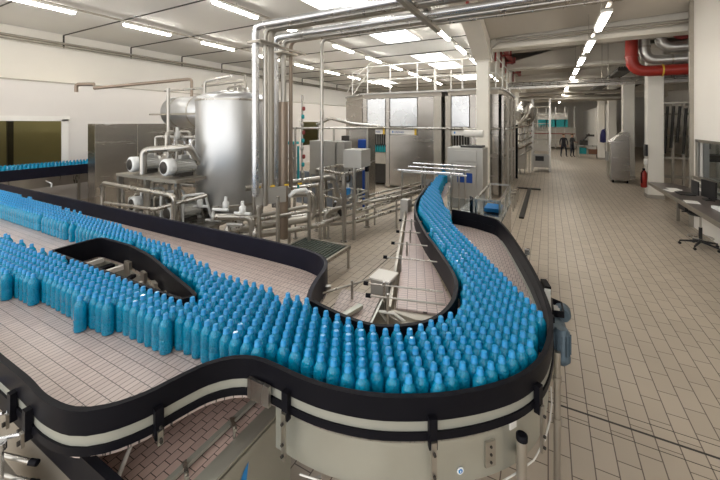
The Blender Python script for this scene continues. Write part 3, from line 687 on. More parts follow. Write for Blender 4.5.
for x in (-8.6, -7.3): MB().box(x - .04, x + .04, 5.74, 5.86, 0, 2.6).build('leg', STEELD, ht)
cab = thing('steel_enclosure', 'large brushed steel enclosure left of the pumps', 'cabinet', (-11.2, 6.1, 0))
MB().box(-11.4, -11.0, 4.97, 8.3, 0, 2.58, 0, .01).build('body', STEELP, cab)
for y in (6.1, 7.25): MB().box(-11.0, -10.995, y - .01, y + .01, .05, 2.55).build('seam', STEELD, cab)
m = MB().pipe([(-11.4, 4.7, 3.45), (-11.4, 4.7, 3.66), (-10.9, 4.9, 3.66)], .05, n=8); m.tube([(-10.9, 4.9, 3.55), (-8.7, 6.15, 3.80)], .045, 8)
m.pipe([(-8.75, 6.12, 3.80), (-8.6, 6.2, 3.8), (-8.6, 6.2, 2.9)], .04, n=8)
tag(m.build('dark_pipe', BROWN), 'long dark pipe running above the partition edge to the tank', 'pipe')

# bottle conveyor along the partition
wc = thing('wall_conveyor', 'steel conveyor carrying blue bottles along the partition wall', 'conveyor', (-13.3, 4, 0))
MB().box(-13.6, -13.0, -2.9, 11, 1.12, 1.16).build('belt', BELTM, wc)
m = MB(); m.box(-12.98, -12.95, -2.9, 11, 1.0, 1.30); m.box(-13.66, -13.63, -2.9, 11, 1.0, 1.30); m.build('guard', NAVY, wc)
MB().box(-13.0, -12.94, -2.9, 11, .72, 1.0).build('side_frame', STEEL, wc)
for k in range(7): MB().box(-13.05, -12.97, -1 + k * 1.6, -.94 + k * 1.6, 0, .9).build('leg', STEEL, wc)
for k in range(6): MB().tube([(-12.95, .2 + k * 1.1, .9), (-12.75, .25 + k * 1.1, .84), (-12.75, .25 + k * 1.1, .72)], .02, 6).build('bracket', STEELB, wc)
m = MB()
for j in range(4):
    for k in range(105): m.lathe([(.04, 0), (.0425, .18), (.018, .23), (.018, .26)], (-13.08 - j * .09, 1.4 + k * .089 + (j % 2) * .045, 1.16), 6)
tag(m.build('bottle_line', [BOTTLE]), 'blue bottles lined up on the conveyor by the partition wall', 'bottles', kind='stuff')

# ------------------------------------------------------------------ pump skid
sk = thing('pump_skid', 'steel two-level skid frame under the pumps', 'frame', (-6.6, 4.1, 0))
MB().box(-7.9, -5.9, 3.95, 4.9, 1.50, 1.56).build('upper_deck', STEELD, sk); MB().box(-8.0, -5.4, 3.9, 4.9, .68, .73).build('lower_deck', STEEL, sk)
for (x, y) in ((-7.85, 4.0), (-5.95, 4.0), (-7.85, 4.85), (-5.95, 4.85), (-6.9, 4.0)): MB().box(x - .04, x + .04, y - .04, y + .04, 0, 1.5).build('leg', STEEL, sk)
rg = thing('guard_rail', 'tubular steel guard rail in front of the pumps', 'railing', (-7.3, 3.75, 0))
MB().pipe([(-8.1, 3.8, 0), (-8.1, 3.8, 1.36), (-5.75, 3.8, 1.33), (-5.75, 3.8, 0)], .045, n=10).build('hoop', STEEL, rg)
for x in (-7.35, -6.5): MB().tube([(x, 3.8, 0), (x, 3.8, 1.34)], .035, 8).build('post', STEEL, rg)
def pump(x, y, z, s, ang, label):
    t = thing('pump', label, 'pump', (0, 0, 0), 'pumps on the skid')
    MB().lathe([(.06, -.36 * s), (.13 * s, -.36 * s), (.155 * s, -.34 * s), (.155 * s, -.2 * s), (.14 * s, -.19 * s)], n=18, axis='x').build('fan_cover', FANW, t)
    MB().lathe([(.0, -.368 * s), (.11 * s, -.368 * s), (.11 * s, -.36 * s)], n=18, axis='x').build('fan_grille', DARK, t)
    m = MB().lathe([(.12 * s, -.2 * s), (.12 * s, .18 * s), (.14 * s, .19 * s), (.14 * s, .22 * s)], n=18, axis='x')
    for k in range(18):
        a = 2 * PI * k / 18; c, s_ = math.cos(a), math.sin(a)
        y0, z0, y1, z1 = .115 * s * c, .115 * s * s_, .14 * s * c, .14 * s * s_; w = .004
        m.add([(-.19 * s, y0 - w * s_, z0 + w * c), (.17 * s, y0 - w * s_, z0 + w * c), (.17 * s, y1 - w * s_, z1 + w * c), (-.19 * s, y1 - w * s_, z1 + w * c), (-.19 * s, y0 + w * s_, z0 - w * c), (.17 * s, y0 + w * s_, z0 - w * c), (.17 * s, y1 + w * s_, z1 - w * c), (-.19 * s, y1 + w * s_, z1 - w * c)], [(0, 1, 2, 3), (4, 7, 6, 5), (3, 2, 6, 7)])
    m.build('motor_body', MOTORG, t)
    MB().box(-.06 * s, .1 * s, -.05 * s, .05 * s, .13 * s, .2 * s, 0, .01).build('terminal_box', MOTORG, t)
    m = MB().lathe([(.09 * s, .22 * s), (.1 * s, .32 * s), (.17 * s, .34 * s), (.17 * s, .44 * s), (.08 * s, .47 * s)], n=18, axis='x'); m.pipe([(.4 * s, 0, .1 * s), (.4 * s, 0, .34 * s)], .045 * s, n=10)
    m.build('pump_head', STEEL, t)
    m = MB(); m.box(-.12 * s, .14 * s, -.12 * s, .12 * s, -.19 * s, -.12 * s); m.build('foot', DARK, t)
    t.location = (x, y, z); t.rotation_euler = (0, 0, ang)
    return t
pump(-6.33, 4.36, 1.76, 1.05, 1.55, 'large pump with white round fan cover on the upper deck, nearest the tank')
pump(-7.40, 4.32, 1.76, 1.0, 1.5, 'pump with white fan cover on the upper deck, farther left')
pump(-7.26, 4.28, .975, 1.0, 1.5, 'pump on the lower deck behind the middle of the guard rail')
pump(-6.15, 4.32, .92, 1.05, 1.5, 'pump on the lower deck right of the guard rail')
def pipework(name, label, cat, loc, runs, r0=.04, m0=STEEL):
    t = thing(name, label, cat, loc)
    for it in runs:
        pts_, r_ = it[0], (it[1] if len(it) > 1 else r0); mm = it[2] if len(it) > 2 else m0
        MB().pipe(pts_, r_, n=10).build('pipe', mm, t)
    return t
pipework('pump_piping', 'bright steel pipework looping over the pumps', 'pipes', (-6.6, 4.2, 0), [
    ([(-6.85, 3.9, 1.62), (-6.85, 3.9, 2.08), (-6.25, 4.2, 2.12), (-6.1, 4.35, 2.14), (-6.15, 4.6, 1.8)], .065),
    ([(-7.15, 4.6, 1.6), (-7.15, 4.6, 3.35)], .035), ([(-7.15, 4.7, 2.4), (-7.05, 4.5, 2.4), (-7.05, 4.5, 2.0)], .04),
    ([(-6.5, 5.0, 1.6), (-6.5, 5.0, 3.5), (-5.9, 5.2, 3.6)], .03), ([(-6.9, 5.0, 1.6), (-6.9, 5.0, 2.3), (-6.4, 5.1, 2.3), (-6.4, 5.1, 1.5)], .045),
    ([(-6.2, 4.75, 1.6), (-6.2, 4.75, 2.5), (-6.0, 4.75, 2.5)], .04), ([(-7.6, 4.6, 1.75), (-7.6, 4.6, 2.3), (-6.6, 4.9, 2.3)], .03),
    ([(-7.8, 3.7, 1.0), (-6.2, 3.75, 1.05), (-5.4, 4.2, 1.3)], .035), ([(-7.2, 4.3, .95), (-7.2, 4.3, 1.4), (-6.0, 4.4, 1.4)], .045),
    ([(-5.3, 4.3, .9), (-4.7, 4.6, .9), (-4.7, 4.6, .4)], .06),
    *[([(-7.6 + .17 * k, 4.75 + .05 * (k % 3), 1.6), (-7.6 + .17 * k, 4.75 + .05 * (k % 3), 1.9 + .17 * (k % 4)), (-7.45 + .17 * k, 4.95, 1.9 + .17 * (k % 4)), (-7.45 + .17 * k, 5.0, 1.5)], .022 + .008 * (k % 2), [STEEL, STEELD, STEELB][k % 3]) for k in range(9)],
    *[([(-7.7 + .22 * k, 4.1, .75), (-7.7 + .22 * k, 4.1, 1.05 + .1 * (k % 3)), (-7.55 + .22 * k, 4.45, 1.05 + .1 * (k % 3)), (-7.55 + .22 * k, 4.6, .75)], .024, [STEEL, STEELD, FANW][k % 3]) for k in range(9)],
    ([(-6.4, 6.0, 2.6), (-6.4, 6.0, 3.5)], .03), ([(-6.7, 6.0, 3.0), (-6.7, 6.0, 3.55)], .025), ([(-7.9, 5.0, 3.35), (-6.9, 5.3, 3.4), (-6.9, 5.3, 2.3)], .025)])
vc = thing('valve_manifold', 'cluster of steel valves behind the pumps', 'valves', (-6.8, 4.9, 0))
for k in range(9):
    x = -7.5 + k * .22; z = 1.75 + .25 * (k % 3)
    m = MB().lathe([(.05, 0), (.07, .02), (.07, .14), (.04, .16), (.04, .26)], (x, 4.75 + .1 * (k % 2), z), 12); m.tube([(x - .12, 4.8, z), (x + .12, 4.85, z)], .035, 8)
    m.build('valve', [STEEL, STEELB, MOTORG][k % 3], vc)
hv = thing('lower_valve_manifold', 'cluster of white hoses and steel valves below the tank', 'valves', (-5.3, 4.4, 0))
for k in range(10):
    x = -6.3 + k * .19; z = .55 + .22 * (k % 3)
    m = MB().lathe([(.05, 0), (.06, .02), (.06, .12), (.03, .14), (.03, .22)], (x, 4.45 + .12 * (k % 2), z), 10); m.tube([(x - .15, 4.4, z), (x + .15, 4.5, z)], .03, 8)
    m.build('valve', [STEEL, MOTORG, FANW][k % 3], hv)

# ------------------------------------------------------------------ tall pipes and overhead pipe bundle
z = 4.33
def tall(name, x, y, r, z0, m_, label, xend, zo=0.0):
    m = MB().pipe([(x, y, z0), (x, y, z + zo), (xend, y, z + zo)], r, bend=.16, n=14)
    return tag(m.build(name, m_), label, 'pipe')
tall('overhead_pipe', -4.60, 4.58, .065, 1.3, STEELB, 'outermost bright pipe rising beside the tank and turning over the hall', 3.0)
tall('overhead_pipe', -4.52, 4.74, .045, 1.1, STEEL, 'second bright pipe rising beside the tank, just behind the outermost', 3.0, -.03)
tall('overhead_pipe', -4.56, 4.93, .065, 1.4, STEELD, 'overhead pipe in the near bundle, farthest from the camera', 3.0, .02)
tall('overhead_pipe', -4.86, 5.38, .065, .9, STEELB, 'near pipe of the second bundle turning over the hall', 3.0)
tall('overhead_pipe', -4.80, 5.56, .055, 1.1, STEEL, 'middle pipe of the second bundle turning over the hall', 3.0, -.04)
tall('overhead_pipe', -4.74, 5.72, .04, 1.2, BROWN, 'brownish pipe of the second bundle turning over the hall', 3.0, -.02)
tall('overhead_pipe', -4.12, 5.96, .035, .8, STEEL, 'thin upright pipe right of the second bundle', 3.0)
m = MB(); m.box(-4.72, -4.40, 4.50, 4.98, 4.02, 4.06); m.box(-4.98, -4.62, 5.3, 5.8, 4.0, 4.04); m.box(-4.45, -4.40, 4.5, 5.8, 4.0, 4.04)
tag(m.build('pipe_clamp', STEELD), 'steel clamp frame just under the elbows of the tall pipes', 'clamp')
m = MB(); m.box(-1.75, -1.67, 3.9, 6.1, 4.20, 4.26); m.box(-1.75, -1.67, 3.9, 6.1, 4.40, 4.46); m.tube([(-1.71, 4.0, 4.4), (-1.71, 4.0, 5.6)], .015, 6); m.tube([(-1.71, 6.0, 4.4), (-1.71, 6.0, 5.6)], .015, 6)
tag(m.build('pipe_hanger', STEELD), 'dark steel hanger bar under the overhead pipes', 'hanger')
m = MB().tube([(-4.45, 5.15, .4), (-4.45, 5.15, 3.0)], .09, 14)
tag(m.build('brown_pipe', BROWN), 'thick brownish upright pipe between the two pipe bundles', 'pipe')
m = MB()
for k in range(9): m.lathe([(.02, 0), (.035, .02), (.035, .07), (.02, .09)], (-4.62 + .02 * (k % 3), 5.95, 1.5 + k * .17), 8, k % 3)
m.tube([(-4.62, 5.95, 1.3), (-4.62, 5.95, 3.2)], .02, 8, 0); m.tube([(-4.75, 5.98, 1.2), (-4.75, 5.98, 2.1)], .025, 8, 1)
tag(m.build('sampling_line', [STEEL, TEAL, REDD]), 'thin upright line with teal and red fittings behind the tall pipes', 'pipe')

# floor-level pipe racks right of the tank
pr_ = thing('pipe_rack', 'steel rack of thick looping pipes right of the tank', 'pipes', (-4.9, 5.9, 0))
for (x, y, h_) in ((-4.35, 4.42, 1.15), (-4.05, 4.55, 1.35), (-4.95, 4.9, 1.35), (-3.95, 5.3, 1.3), (-4.6, 5.5, 1.3), (-4.4, 6.3, 1.3)):
    MB().tube([(x, y, 0), (x, y, h_)], .035, 10).lathe([(.07, 0), (.07, .02)], (x, y, 0), 10).build('post', STEEL, pr_)
for pts_, r_ in (([(-5.3, 5.0, 1.30), (-4.3, 6.7, 1.38), (-4.25, 6.9, .62), (-4.5, 6.6, .55)], .06), ([(-5.5, 5.0, 1.15), (-4.5, 6.6, 1.2)], .045),
                 ([(-5.2, 4.5, .62), (-4.3, 5.9, .62), (-4.3, 5.9, 1.15), (-5.0, 5.2, 1.15), (-5.0, 5.0, .8)], .075), ([(-5.4, 4.7, .35), (-4.5, 6.1, .35), (-4.2, 6.8, .45), (-4.6, 7.0, .45), (-5.6, 5.6, .45)], .055),
                 ([(-5.4, 4.3, .5), (-4.4, 5.4, .5), (-4.1, 6.0, .5)], .05), ([(-4.9, 4.5, .85), (-4.2, 5.6, .95)], .035), ([(-4.35, 4.42, .95), (-3.95, 5.3, .95)], .03)):
    MB().pipe(pts_, r_, bend=.18, n=12).build('pipe', STEEL, pr_)
for (x, y) in ((-4.35, 6.55), (-5.0, 6.2)): MB().tube([(x, y, 0), (x, y, .45)], .025, 8).lathe([(.06, 0), (.06, .02)], (x, y, 0), 10).build('foot', STEEL, pr_)
m = MB(); m.wall([(-4.62, 4.6), (-4.35, 5.1)], .02, 1.12, 1.42, smooth=False); m.build('instrument_plate', BOXG, pr_)
m = MB(); m.tube([(-4.35, 5.2, 1.2), (-4.25, 5.25, 1.3), (-4.12, 5.4, 1.32), (-4.1, 5.5, 1.2)], .04, 8); m.build('white_hose', FANW, pr_)
for k in range(4): MB().obox((-4.6 + .14 * k, 4.65 + .22 * k, 1.44), (.08, .03, .03), 1.0).build('yellow_clip', YEL, pr_)
gp = thing('grating_platform', 'low dark grating platform on short legs between tank and bottle conveyor', 'platform', (-3.65, 4.8, 0))
m = MB(); X0, X1, Y0, Y1 = -4.15, -3.12, 4.2, 5.42
m.box(X0, X1, Y0, Y0 + .04, .34, .40); m.box(X0, X1, Y1 - .04, Y1, .34, .40); m.box(X0, X0 + .04, Y0, Y1, .34, .40); m.box(X1 - .04, X1, Y0, Y1, .34, .40)
m.build('frame', STEELD, gp)
m = MB()
for k in range(15): m.box(X0 + .03 + k * .067, X0 + .062 + k * .067, Y0 + .03, Y1 - .03, .36, .395)
for k in range(6): m.box(X0, X1, Y0 + .15 + k * .18, Y0 + .17 + k * .18, .355, .385)
m.build('grating', GRATE, gp)
for (x, y) in ((X0 + .03, Y0 + .03), (X1 - .03, Y0 + .03), (X0 + .03, Y1 - .03), (X1 - .03, Y1 - .03)): MB().tube([(x, y, 0), (x, y, .34)], .025, 8).build('leg', STEELD, gp)

# valve station frame, control boxes, transfer rails
vs_ = thing('valve_station', 'square steel frame holding valves and pipes in front of the filling machine', 'frame', (-4.3, 7.3, 0))
for (x, y) in ((-3.92, 6.52), (-3.98, 7.74), (-4.9, 6.9), (-4.9, 7.9)): MB().box(x - .035, x + .035, y - .035, y + .035, 0, 1.5).lathe([(.08, 0), (.08, .02)], (x, y, 0), 10).build('post', STEEL, vs_)
m = MB()
for (a, b) in (((-3.92, 6.52), (-3.98, 7.74)), ((-4.9, 6.9), (-4.9, 7.9)), ((-3.92, 6.52), (-4.9, 6.9)), ((-3.98, 7.74), (-4.9, 7.9))): m.tube([(*a, 1.48), (*b, 1.48)], .035, 8); m.tube([(*a, .9), (*b, .9)], .025, 8)
m.build('top_frame', STEEL, vs_)
MB().pipe([(-4.42, 6.5, 0), (-4.42, 6.5, .62), (-4.1, 6.9, .68), (-3.4, 8.2, .72), (-3.0, 9.6, .75)], .04, bend=.2).build('loop_pipe', STEEL, vs_)
MB().pipe([(-4.42, 6.5, .30), (-3.9, 7.1, .30), (-3.0, 9.6, .4)], .035, bend=.2).build('loop_pipe', STEEL, vs_)
MB().pipe([(-4.9, 6.7, .5), (-4.3, 7.5, .55), (-3.2, 9.8, .6)], .04, bend=.2).build('loop_pipe', STEEL, vs_)
for k in range(10):
    x, y, zz = -4.6 + .17 * (k % 4), 6.9 + .2 * (k // 4) + .07 * (k % 2), .35 + .2 * (k % 5)
    m = MB().lathe([(.04, 0), (.06, .02), (.06, .13), (.03, .15), (.03, .24)], (x, y, zz), 10); m.pipe([(x - .15, y, zz), (x + .1, y + .1, zz), (x + .1, y + .1, zz + .3)], .025, n=8)
    m.build('valve', [STEEL, DARK, STEELB, MOTORG][k % 4], vs_)
MB().box(-4.02, -3.9, 6.62, 6.78, 1.0, 1.14, 0, .02).build('blue_actuator', BLUEL, vs_)
cb = thing('control_box', 'pale grey control box standing on the valve frame', 'box', (-3.6, 6.4, 0))
MB().obox((-3.72, 6.75, 1.83), (.42, .55, .38), .1).build('body', BOXG, cb); MB().tube([(-3.8, 6.75, 0), (-3.8, 6.75, 1.66)], .04, 8).build('post', STEEL, cb)
MB().box(-3.65, -3.58, 6.98, 7.05, 1.5, 1.66).build('plug', BLACK, cb)
cb = thing('switch_box', 'wide grey switch box behind the valve station', 'box', (-5.3, 8.2, 0))
MB().box(-5.95, -5.1, 8.0, 8.5, 1.15, 2.1, 0, .01).build('body', BOXG, cb); MB().box(-5.6, -5.5, 8.1, 8.2, 0, 1.15).build('post', STEEL, cb); MB().box(-5.05, -4.8, 8.0, 8.4, 1.15, 2.1, 0, .01).build('side_box', BOXG, cb)
wk = thing('walkway_rail', 'steel handrail in front of the filling machine at chest height', 'railing', (-5, 8.4, 0))
MB().pipe([(-6.2, 7.5, 2.46), (-4.4, 8.6, 2.46), (-4.3, 9.6, 2.46)], .03, n=8).build('top_rail', STEEL, wk)
for (x, y) in ((-6.1, 7.55), (-5.2, 8.1), (-4.45, 8.65)): MB().tube([(x, y, 0), (x, y, 2.46)], .03, 8).build('post', STEEL, wk)
fc = thing('slim_cabinet', 'slim upright steel cabinet left of the filling machine', 'cabinet', (-4.9, 9.4, 0))
MB().box(-5.35, -4.75, 9.2, 9.8, .3, 2.45, 0, .01).build('body', STEELP, fc); MB().box(-5.75, -5.38, 9.4, 9.8, .9, 2.2).build('machine_part', DARK, fc)
MB().tube([(-5.2, 9.3, 0), (-5.2, 9.3, .3)], .04, 8).build('leg', STEEL, fc)
MB().pipe([(-6.4, 9.0, 2.55), (-5.9, 9.0, 2.75), (-5.2, 9.1, 2.58), (-4.4, 9.4, 2.5)], .05, n=8).build('top_duct', STEEL, fc)
tag(MB().box(-4.95, -4.68, 9.0, 9.2, 1.85, 2.12, 0, .04).tube([(-4.8, 9.1, 0), (-4.8, 9.1, 1.9)], .04, 8).build('blue_container', [BLUEP]), 'dark blue container on a stand beside the slim steel cabinet', 'container')
bt = thing('blue_tank_panel', 'bluish steel panel and piping behind the looping pipes', 'panel', (-6.6, 8.2, 0))
MB().box(-7.0, -5.0, 8.7, 8.8, .1, 1.1).build('panel', mat('bluish_steel', (.30, .34, .40), .35, .8, noise=.3, nscale=6), bt)
for k in range(7): MB().pipe([(-6.9 + .28 * k, 8.55, .1), (-6.9 + .28 * k, 8.55, 1.0 + .1 * (k % 3)), (-6.75 + .28 * k, 8.4, 1.0 + .1 * (k % 3)), (-6.75 + .28 * k, 8.4, .5)], .03, n=8).build('pipe', STEEL, bt)
tt = thing('teal_tray', 'teal tray on a steel stand behind the tall pipes', 'tray', (-7.1, 8.4, 0))
MB().box(-7.5, -6.8, 8.2, 8.6, 1.95, 2.03, 0, .01).build('tray', TEAL, tt); MB().box(-7.5, -6.8, 8.2, 8.6, 1.5, 1.55).build('shelf', BOXG, tt)
for x in (-7.45, -6.85): MB().tube([(x, 8.4, 0), (x, 8.4, 1.95)], .025, 8).build('leg', STEEL, tt)
tr_ = thing('transfer_rails', 'parallel steel rails leading along the floor to the filling machine', 'rails', (-3.2, 8.8, 0))
for k in range(6):
    o_ = k * .11; zz = .75 - .12 * (k % 3)
    MB().tube([(-4.25 + o_, 7.0 - .2 * (k % 3), zz), (-3.42 + o_, 10.7, zz)], .028, 8).build('rail', STEEL, tr_)
for (x, y) in ((-3.9, 8.0), (-3.3, 8.0), (-3.5, 9.6), (-2.95, 9.6)): MB().tube([(x, y, 0), (x, y, .7)], .025, 8).build('leg', STEEL, tr_)
MB().obox((-3.05, 10.1, .78), (.6, 1.1, .12), .25).build('dark_end', DARK, tr_)

# ------------------------------------------------------------------ right side
sc1 = thing('sloping_cabinet', 'steel cabinet with sloping top beside the aisle pillar', 'cabinet', (2.75, 19.6, 0))
m = MB(); xz = [(2.42, .12), (3.08, .12), (3.08, 2.2), (2.9, 2.2), (2.42, 1.75)]
xz_prism(m, xz, 18.6, 19.6); m.build('body', STEELP, sc1)
MB().box(2.38, 2.42, 18.7, 19.5, .2, 1.7).build('side_door', STEELD, sc1); MB().box(2.3, 2.42, 19.0, 19.4, .9, 1.3).build('grey_box', BOXG, sc1)
for x in (2.5, 3.0): MB().box(x - .03, x + .03, 18.65, 18.72, 0, .12).build('foot', BLACK, sc1)
fe = thing('fire_extinguisher', 'red fire extinguisher hanging on the nearest right pillar', 'extinguisher', (3.0, 15.3, .4))
MB().lathe([(.07, .35), (.09, .38), (.09, .85), (.05, .93), (.03, .95)], (2.94, 15.42, 0), 14).build('body', RED, fe); MB().box(2.91, 2.97, 15.36, 15.48, .95, 1.02).build('valve_head', BLACK, fe)
MB().tube([(2.94, 15.38, .98), (2.86, 15.34, .85), (2.87, 15.34, .5)], .015, 6).build('hose', BLACK, fe)
tag(MB().box(2.96, 3.03, 15.3, 15.6, 1.45, 1.85).build('wall_panel_box', PLBLK), 'small black box on the pillar above the extinguisher', 'box')
tag(MB().box(2.95, 3.03, 15.35, 15.5, 1.15, 1.35).build('notice_card', PAPER), 'white notice card on the pillar above the extinguisher', 'card')
# desk
dk = thing('work_desk', 'dark wall-mounted desk top along the right wall', 'desk', (2.85, 10, 0))
m = MB(); m.prism([(2.45, 4), (3.2, 4), (3.2, 11.6), (2.95, 12.3), (2.45, 12.3)], .93, .97); m.build('desk_top', DESKM, dk)
MB().box(2.43, 2.46, 4, 12.3, .90, .975).build('edge_strip', STEELD, dk); MB().box(3.0, 3.06, 12.1, 12.16, 0, .93).build('end_support', STEELD, dk)
MB().box(3.1, 3.19, 4, 11.3, 1.10, 1.14).build('cable_rail', BOXG, dk)
lp = thing('laptop', 'open black laptop on the dark desk', 'laptop', (2.8, 10.6, .97))
MB().box(2.62, 2.90, 10.35, 10.75, .975, .995).build('keyboard_base', PLBLK, lp); m = MB(); m.obox((2.93, 10.55, 1.14), (.02, .42, .30), 0); m.build('screen', PLBLK, lp)
mo = thing('monitor', 'black monitor on the desk nearest the camera', 'monitor', (2.98, 9.95, .97))
MB().obox((2.98, 9.95, 1.20), (.03, .5, .36), .15).build('screen', PLBLK, mo); MB().box(2.9, 3.05, 9.85, 10.05, .97, .99).build('stand', PLBLK, mo); MB().tube([(2.99, 9.95, .98), (2.99, 9.95, 1.1)], .02, 8).build('neck', PLBLK, mo)
for (x, y, a, lb) in ((2.72, 11.2, .1, 'white sheets of paper at the far end of the desk'), (2.62, 10.9, .3, 'single white paper beside the laptop'), (2.60, 9.55, -.1, 'white papers near the desk edge')):
    tag(MB().obox((x, y, .974), (.22, .32, .006), a).build('paper', PAPER), lb, 'paper')
tag(MB().box(2.75, 3.0, 8.7, 9.1, .97, 1.02, 0, .02).build('document_tray', FANW), 'white tray on the desk at the right edge', 'tray')
tag(MB().tube([(3.02, 9.4, .97), (3.02, 9.4, 1.24)], .04, 12).tube([(3.02, 9.4, 1.24), (3.02, 9.4, 1.27)], .018, 10).build('desk_bottle', BOTTLE), 'blue water bottle standing on the desk', 'bottle')
# stool
sl = thing('swivel_stool', 'black swivel work stool under the desk on a five-star base', 'stool', (2.80, 9.78, 0))
cx2, cy2 = 2.80, 9.78
MB().lathe([(.05, .66), (.2, .67), (.22, .70), (.21, .74), (.1, .76)], (cx2, cy2, 0), 20).build('seat', PLBLK, sl)
MB().obox((cx2 - .27, cy2 + .02, .86), (.05, .3, .22), .1).obox((cx2 - .2, cy2, .72), (.2, .04, .02), 0).build('backrest', PLBLK, sl)
MB().tube([(cx2, cy2, .38), (cx2, cy2, .67)], .018, 10).build('gas_lift', STEEL, sl); MB().tube([(cx2, cy2, .10), (cx2, cy2, .42)], .03, 10).build('column', PLBLK, sl)
m = MB(); m.tube([(cx2 + .2 * math.cos(a), cy2 + .2 * math.sin(a), .22) for a in [2 * PI * k / 20 for k in range(21)]], .01, 6); m.tube([(cx2 - .2, cy2, .22), (cx2 + .2, cy2, .22)], .008, 6); m.build('foot_ring', STEEL, sl)
for k in range(5):
    a = 2 * PI * k / 5 + .4; ex, ey = cx2 + .32 * math.cos(a), cy2 + .32 * math.sin(a)
    l_ = MB().tube([(cx2, cy2, .13), (ex, ey, .08)], .02, 8, rs=[.028, .018]).build('leg', PLBLK, sl)
    MB().lathe([(.028, -.015), (.028, .015)], (ex, ey, .03), 12, 0, 'y').tube([(ex, ey, .04), (ex, ey, .09)], .01, 6).build('castor', PLBLK, l_)

# red and steel pipes near the ceiling, right
def bend_pipe(name, x, y, ztop, zh, xend, r, m_, label):
    t = thing(name, label, 'pipe', (x, y, zh))
    MB().pipe([(x, y, ztop), (x, y, zh), (xend, y, zh)], r, bend=r * 2.6, n=18).build('tube', m_, t)
    MB().lathe([(r * 1.12, -.03), (r * 1.12, .03)], (x, y, zh + r * 3.0), 18).build('flange', STEELD if m_ is not RED else RED, t)
    MB().lathe([(r * 1.1, -.02), (r * 1.1, .02)], (x + r * 4.5, y, zh), 18, 0, 'x').build('collar', STEELD if m_ is not RED else YEL, t)
bend_pipe('red_pipe', 2.36, 14.0, 6.6, 4.24, 6.5, .17, RED, 'thick red pipe bending near the ceiling right of the aisle')
bend_pipe('steel_duct', 2.70, 14.1, 6.6, 4.58, 6.5, .15, INSUL, 'lower insulated steel pipe bending above the red one')
bend_pipe('steel_duct', 3.09, 14.1, 6.6, 4.95, 6.5, .15, INSUL, 'upper insulated steel pipe bending above the red one')
bend_pipe('dark_red_pipe', 3.42, 14.0, 6.6, 5.22, 6.5, .07, REDD, 'thin dark red pipe beside the upper insulated pipe')
bend_pipe('yellow_pipe', 3.62, 14.1, 6.6, 5.3, 6.5, .06, YEL, 'thin yellow pipe in the top right corner')
m = MB(); m.box(-1.6, 6, 16.8, 16.95, 4.10, 4.22); m.box(-1.6, 6, 17.1, 17.2, 4.12, 4.3); m.tube([(-1.6, 16.7, 4.25), (6, 16.7, 4.25)], .05, 8); m.tube([(-1.6, 17.0, 4.35), (6, 17.0, 4.35)], .06, 8)
tag(m.build('pipe_bridge', STEEL), 'bridge of steel pipes crossing over the aisle', 'pipes')
m = MB(); m.tube([(-1.6, 23.5, 4.0), (4, 23.5, 4.0)], .16, 10); m.tube([(-1.6, 24.0, 4.4), (4, 24.0, 4.4)], .1, 8); m.tube([(-1.6, 24.5, 4.2), (4, 24.5, 4.2)], .08, 8)
tag(m.build('far_pipe_bridge', STEELD), 'farther bridge of dark pipes crossing the aisle', 'pipes')
for (x, y) in ((1.9, 16.9), (2.1, 16.9)):
    tag(MB().tube([(x, y, 4.2), (x, y, 6.8)], .012, 6).build('hanger_rod', STEELD), 'thin rod hanging from the roof to the pipe bridge', 'rod', 'rods holding the pipe bridge')
m = MB(); m.pipe([(-1.62, 12.05, 4.6), (-1.62, 12.05, 5.05), (-1.4, 12.05, 5.22), (9.4, 12.05, 5.24)], .028, n=8); m.tube([(-1.5, 12.05, 5.30), (9.4, 12.05, 5.32)], .02, 8)
tag(m.build('cable_conduit', STEELD), 'dark twin conduit running along the first roof beam', 'conduit')
for k, (y, z_) in enumerate(((8.2, 5.55), (13.1, 5.2), (14.7, 5.2), (16.5, 5.2), (20.0, 5.2))):
    m = MB().box(-1.66, -1.25, y - .05, y + .05, z_, z_ + .07); m.box(-1.66, -1.60, y - .05, y + .05, z_ - .42, z_ + .3); m.box(-1.31, -1.25, y - .05, y + .05, z_, z_ + .25)
    tag(m.build('red_bracket', REDD), '%s dark red bracket on the concrete girder' % ORD[k], 'bracket', 'red brackets on the girder')
tag(MB().tube([(-1.45, 12.7, 5.38), (-1.45, 22, 5.38)], .10, 12).build('red_roof_pipe', REDD), 'dark red pipe carried by the brackets along the girder', 'pipe')

for k, (x, y0, y1, z_) in enumerate(((4.2, 11.7, 30, 4.82), (2.6, 18.2, 34, 4.80))):  # dark trays added to darken this part of the roof
    m = MB().box(x, x + .5, y0, y1, z_, z_ + .12)
    for j in range(5): m.tube([(x + .06 + .09 * j, y0, z_ + .16), (x + .06 + .09 * j, y1, z_ + .16)], .035, 6)
    tag(m.build('roof_dark_tray', DARK), ['added dark tray darkening the roof behind the red pipe', 'added dark tray darkening the roof right of the aisle lamps, farther back'][k], 'tray')
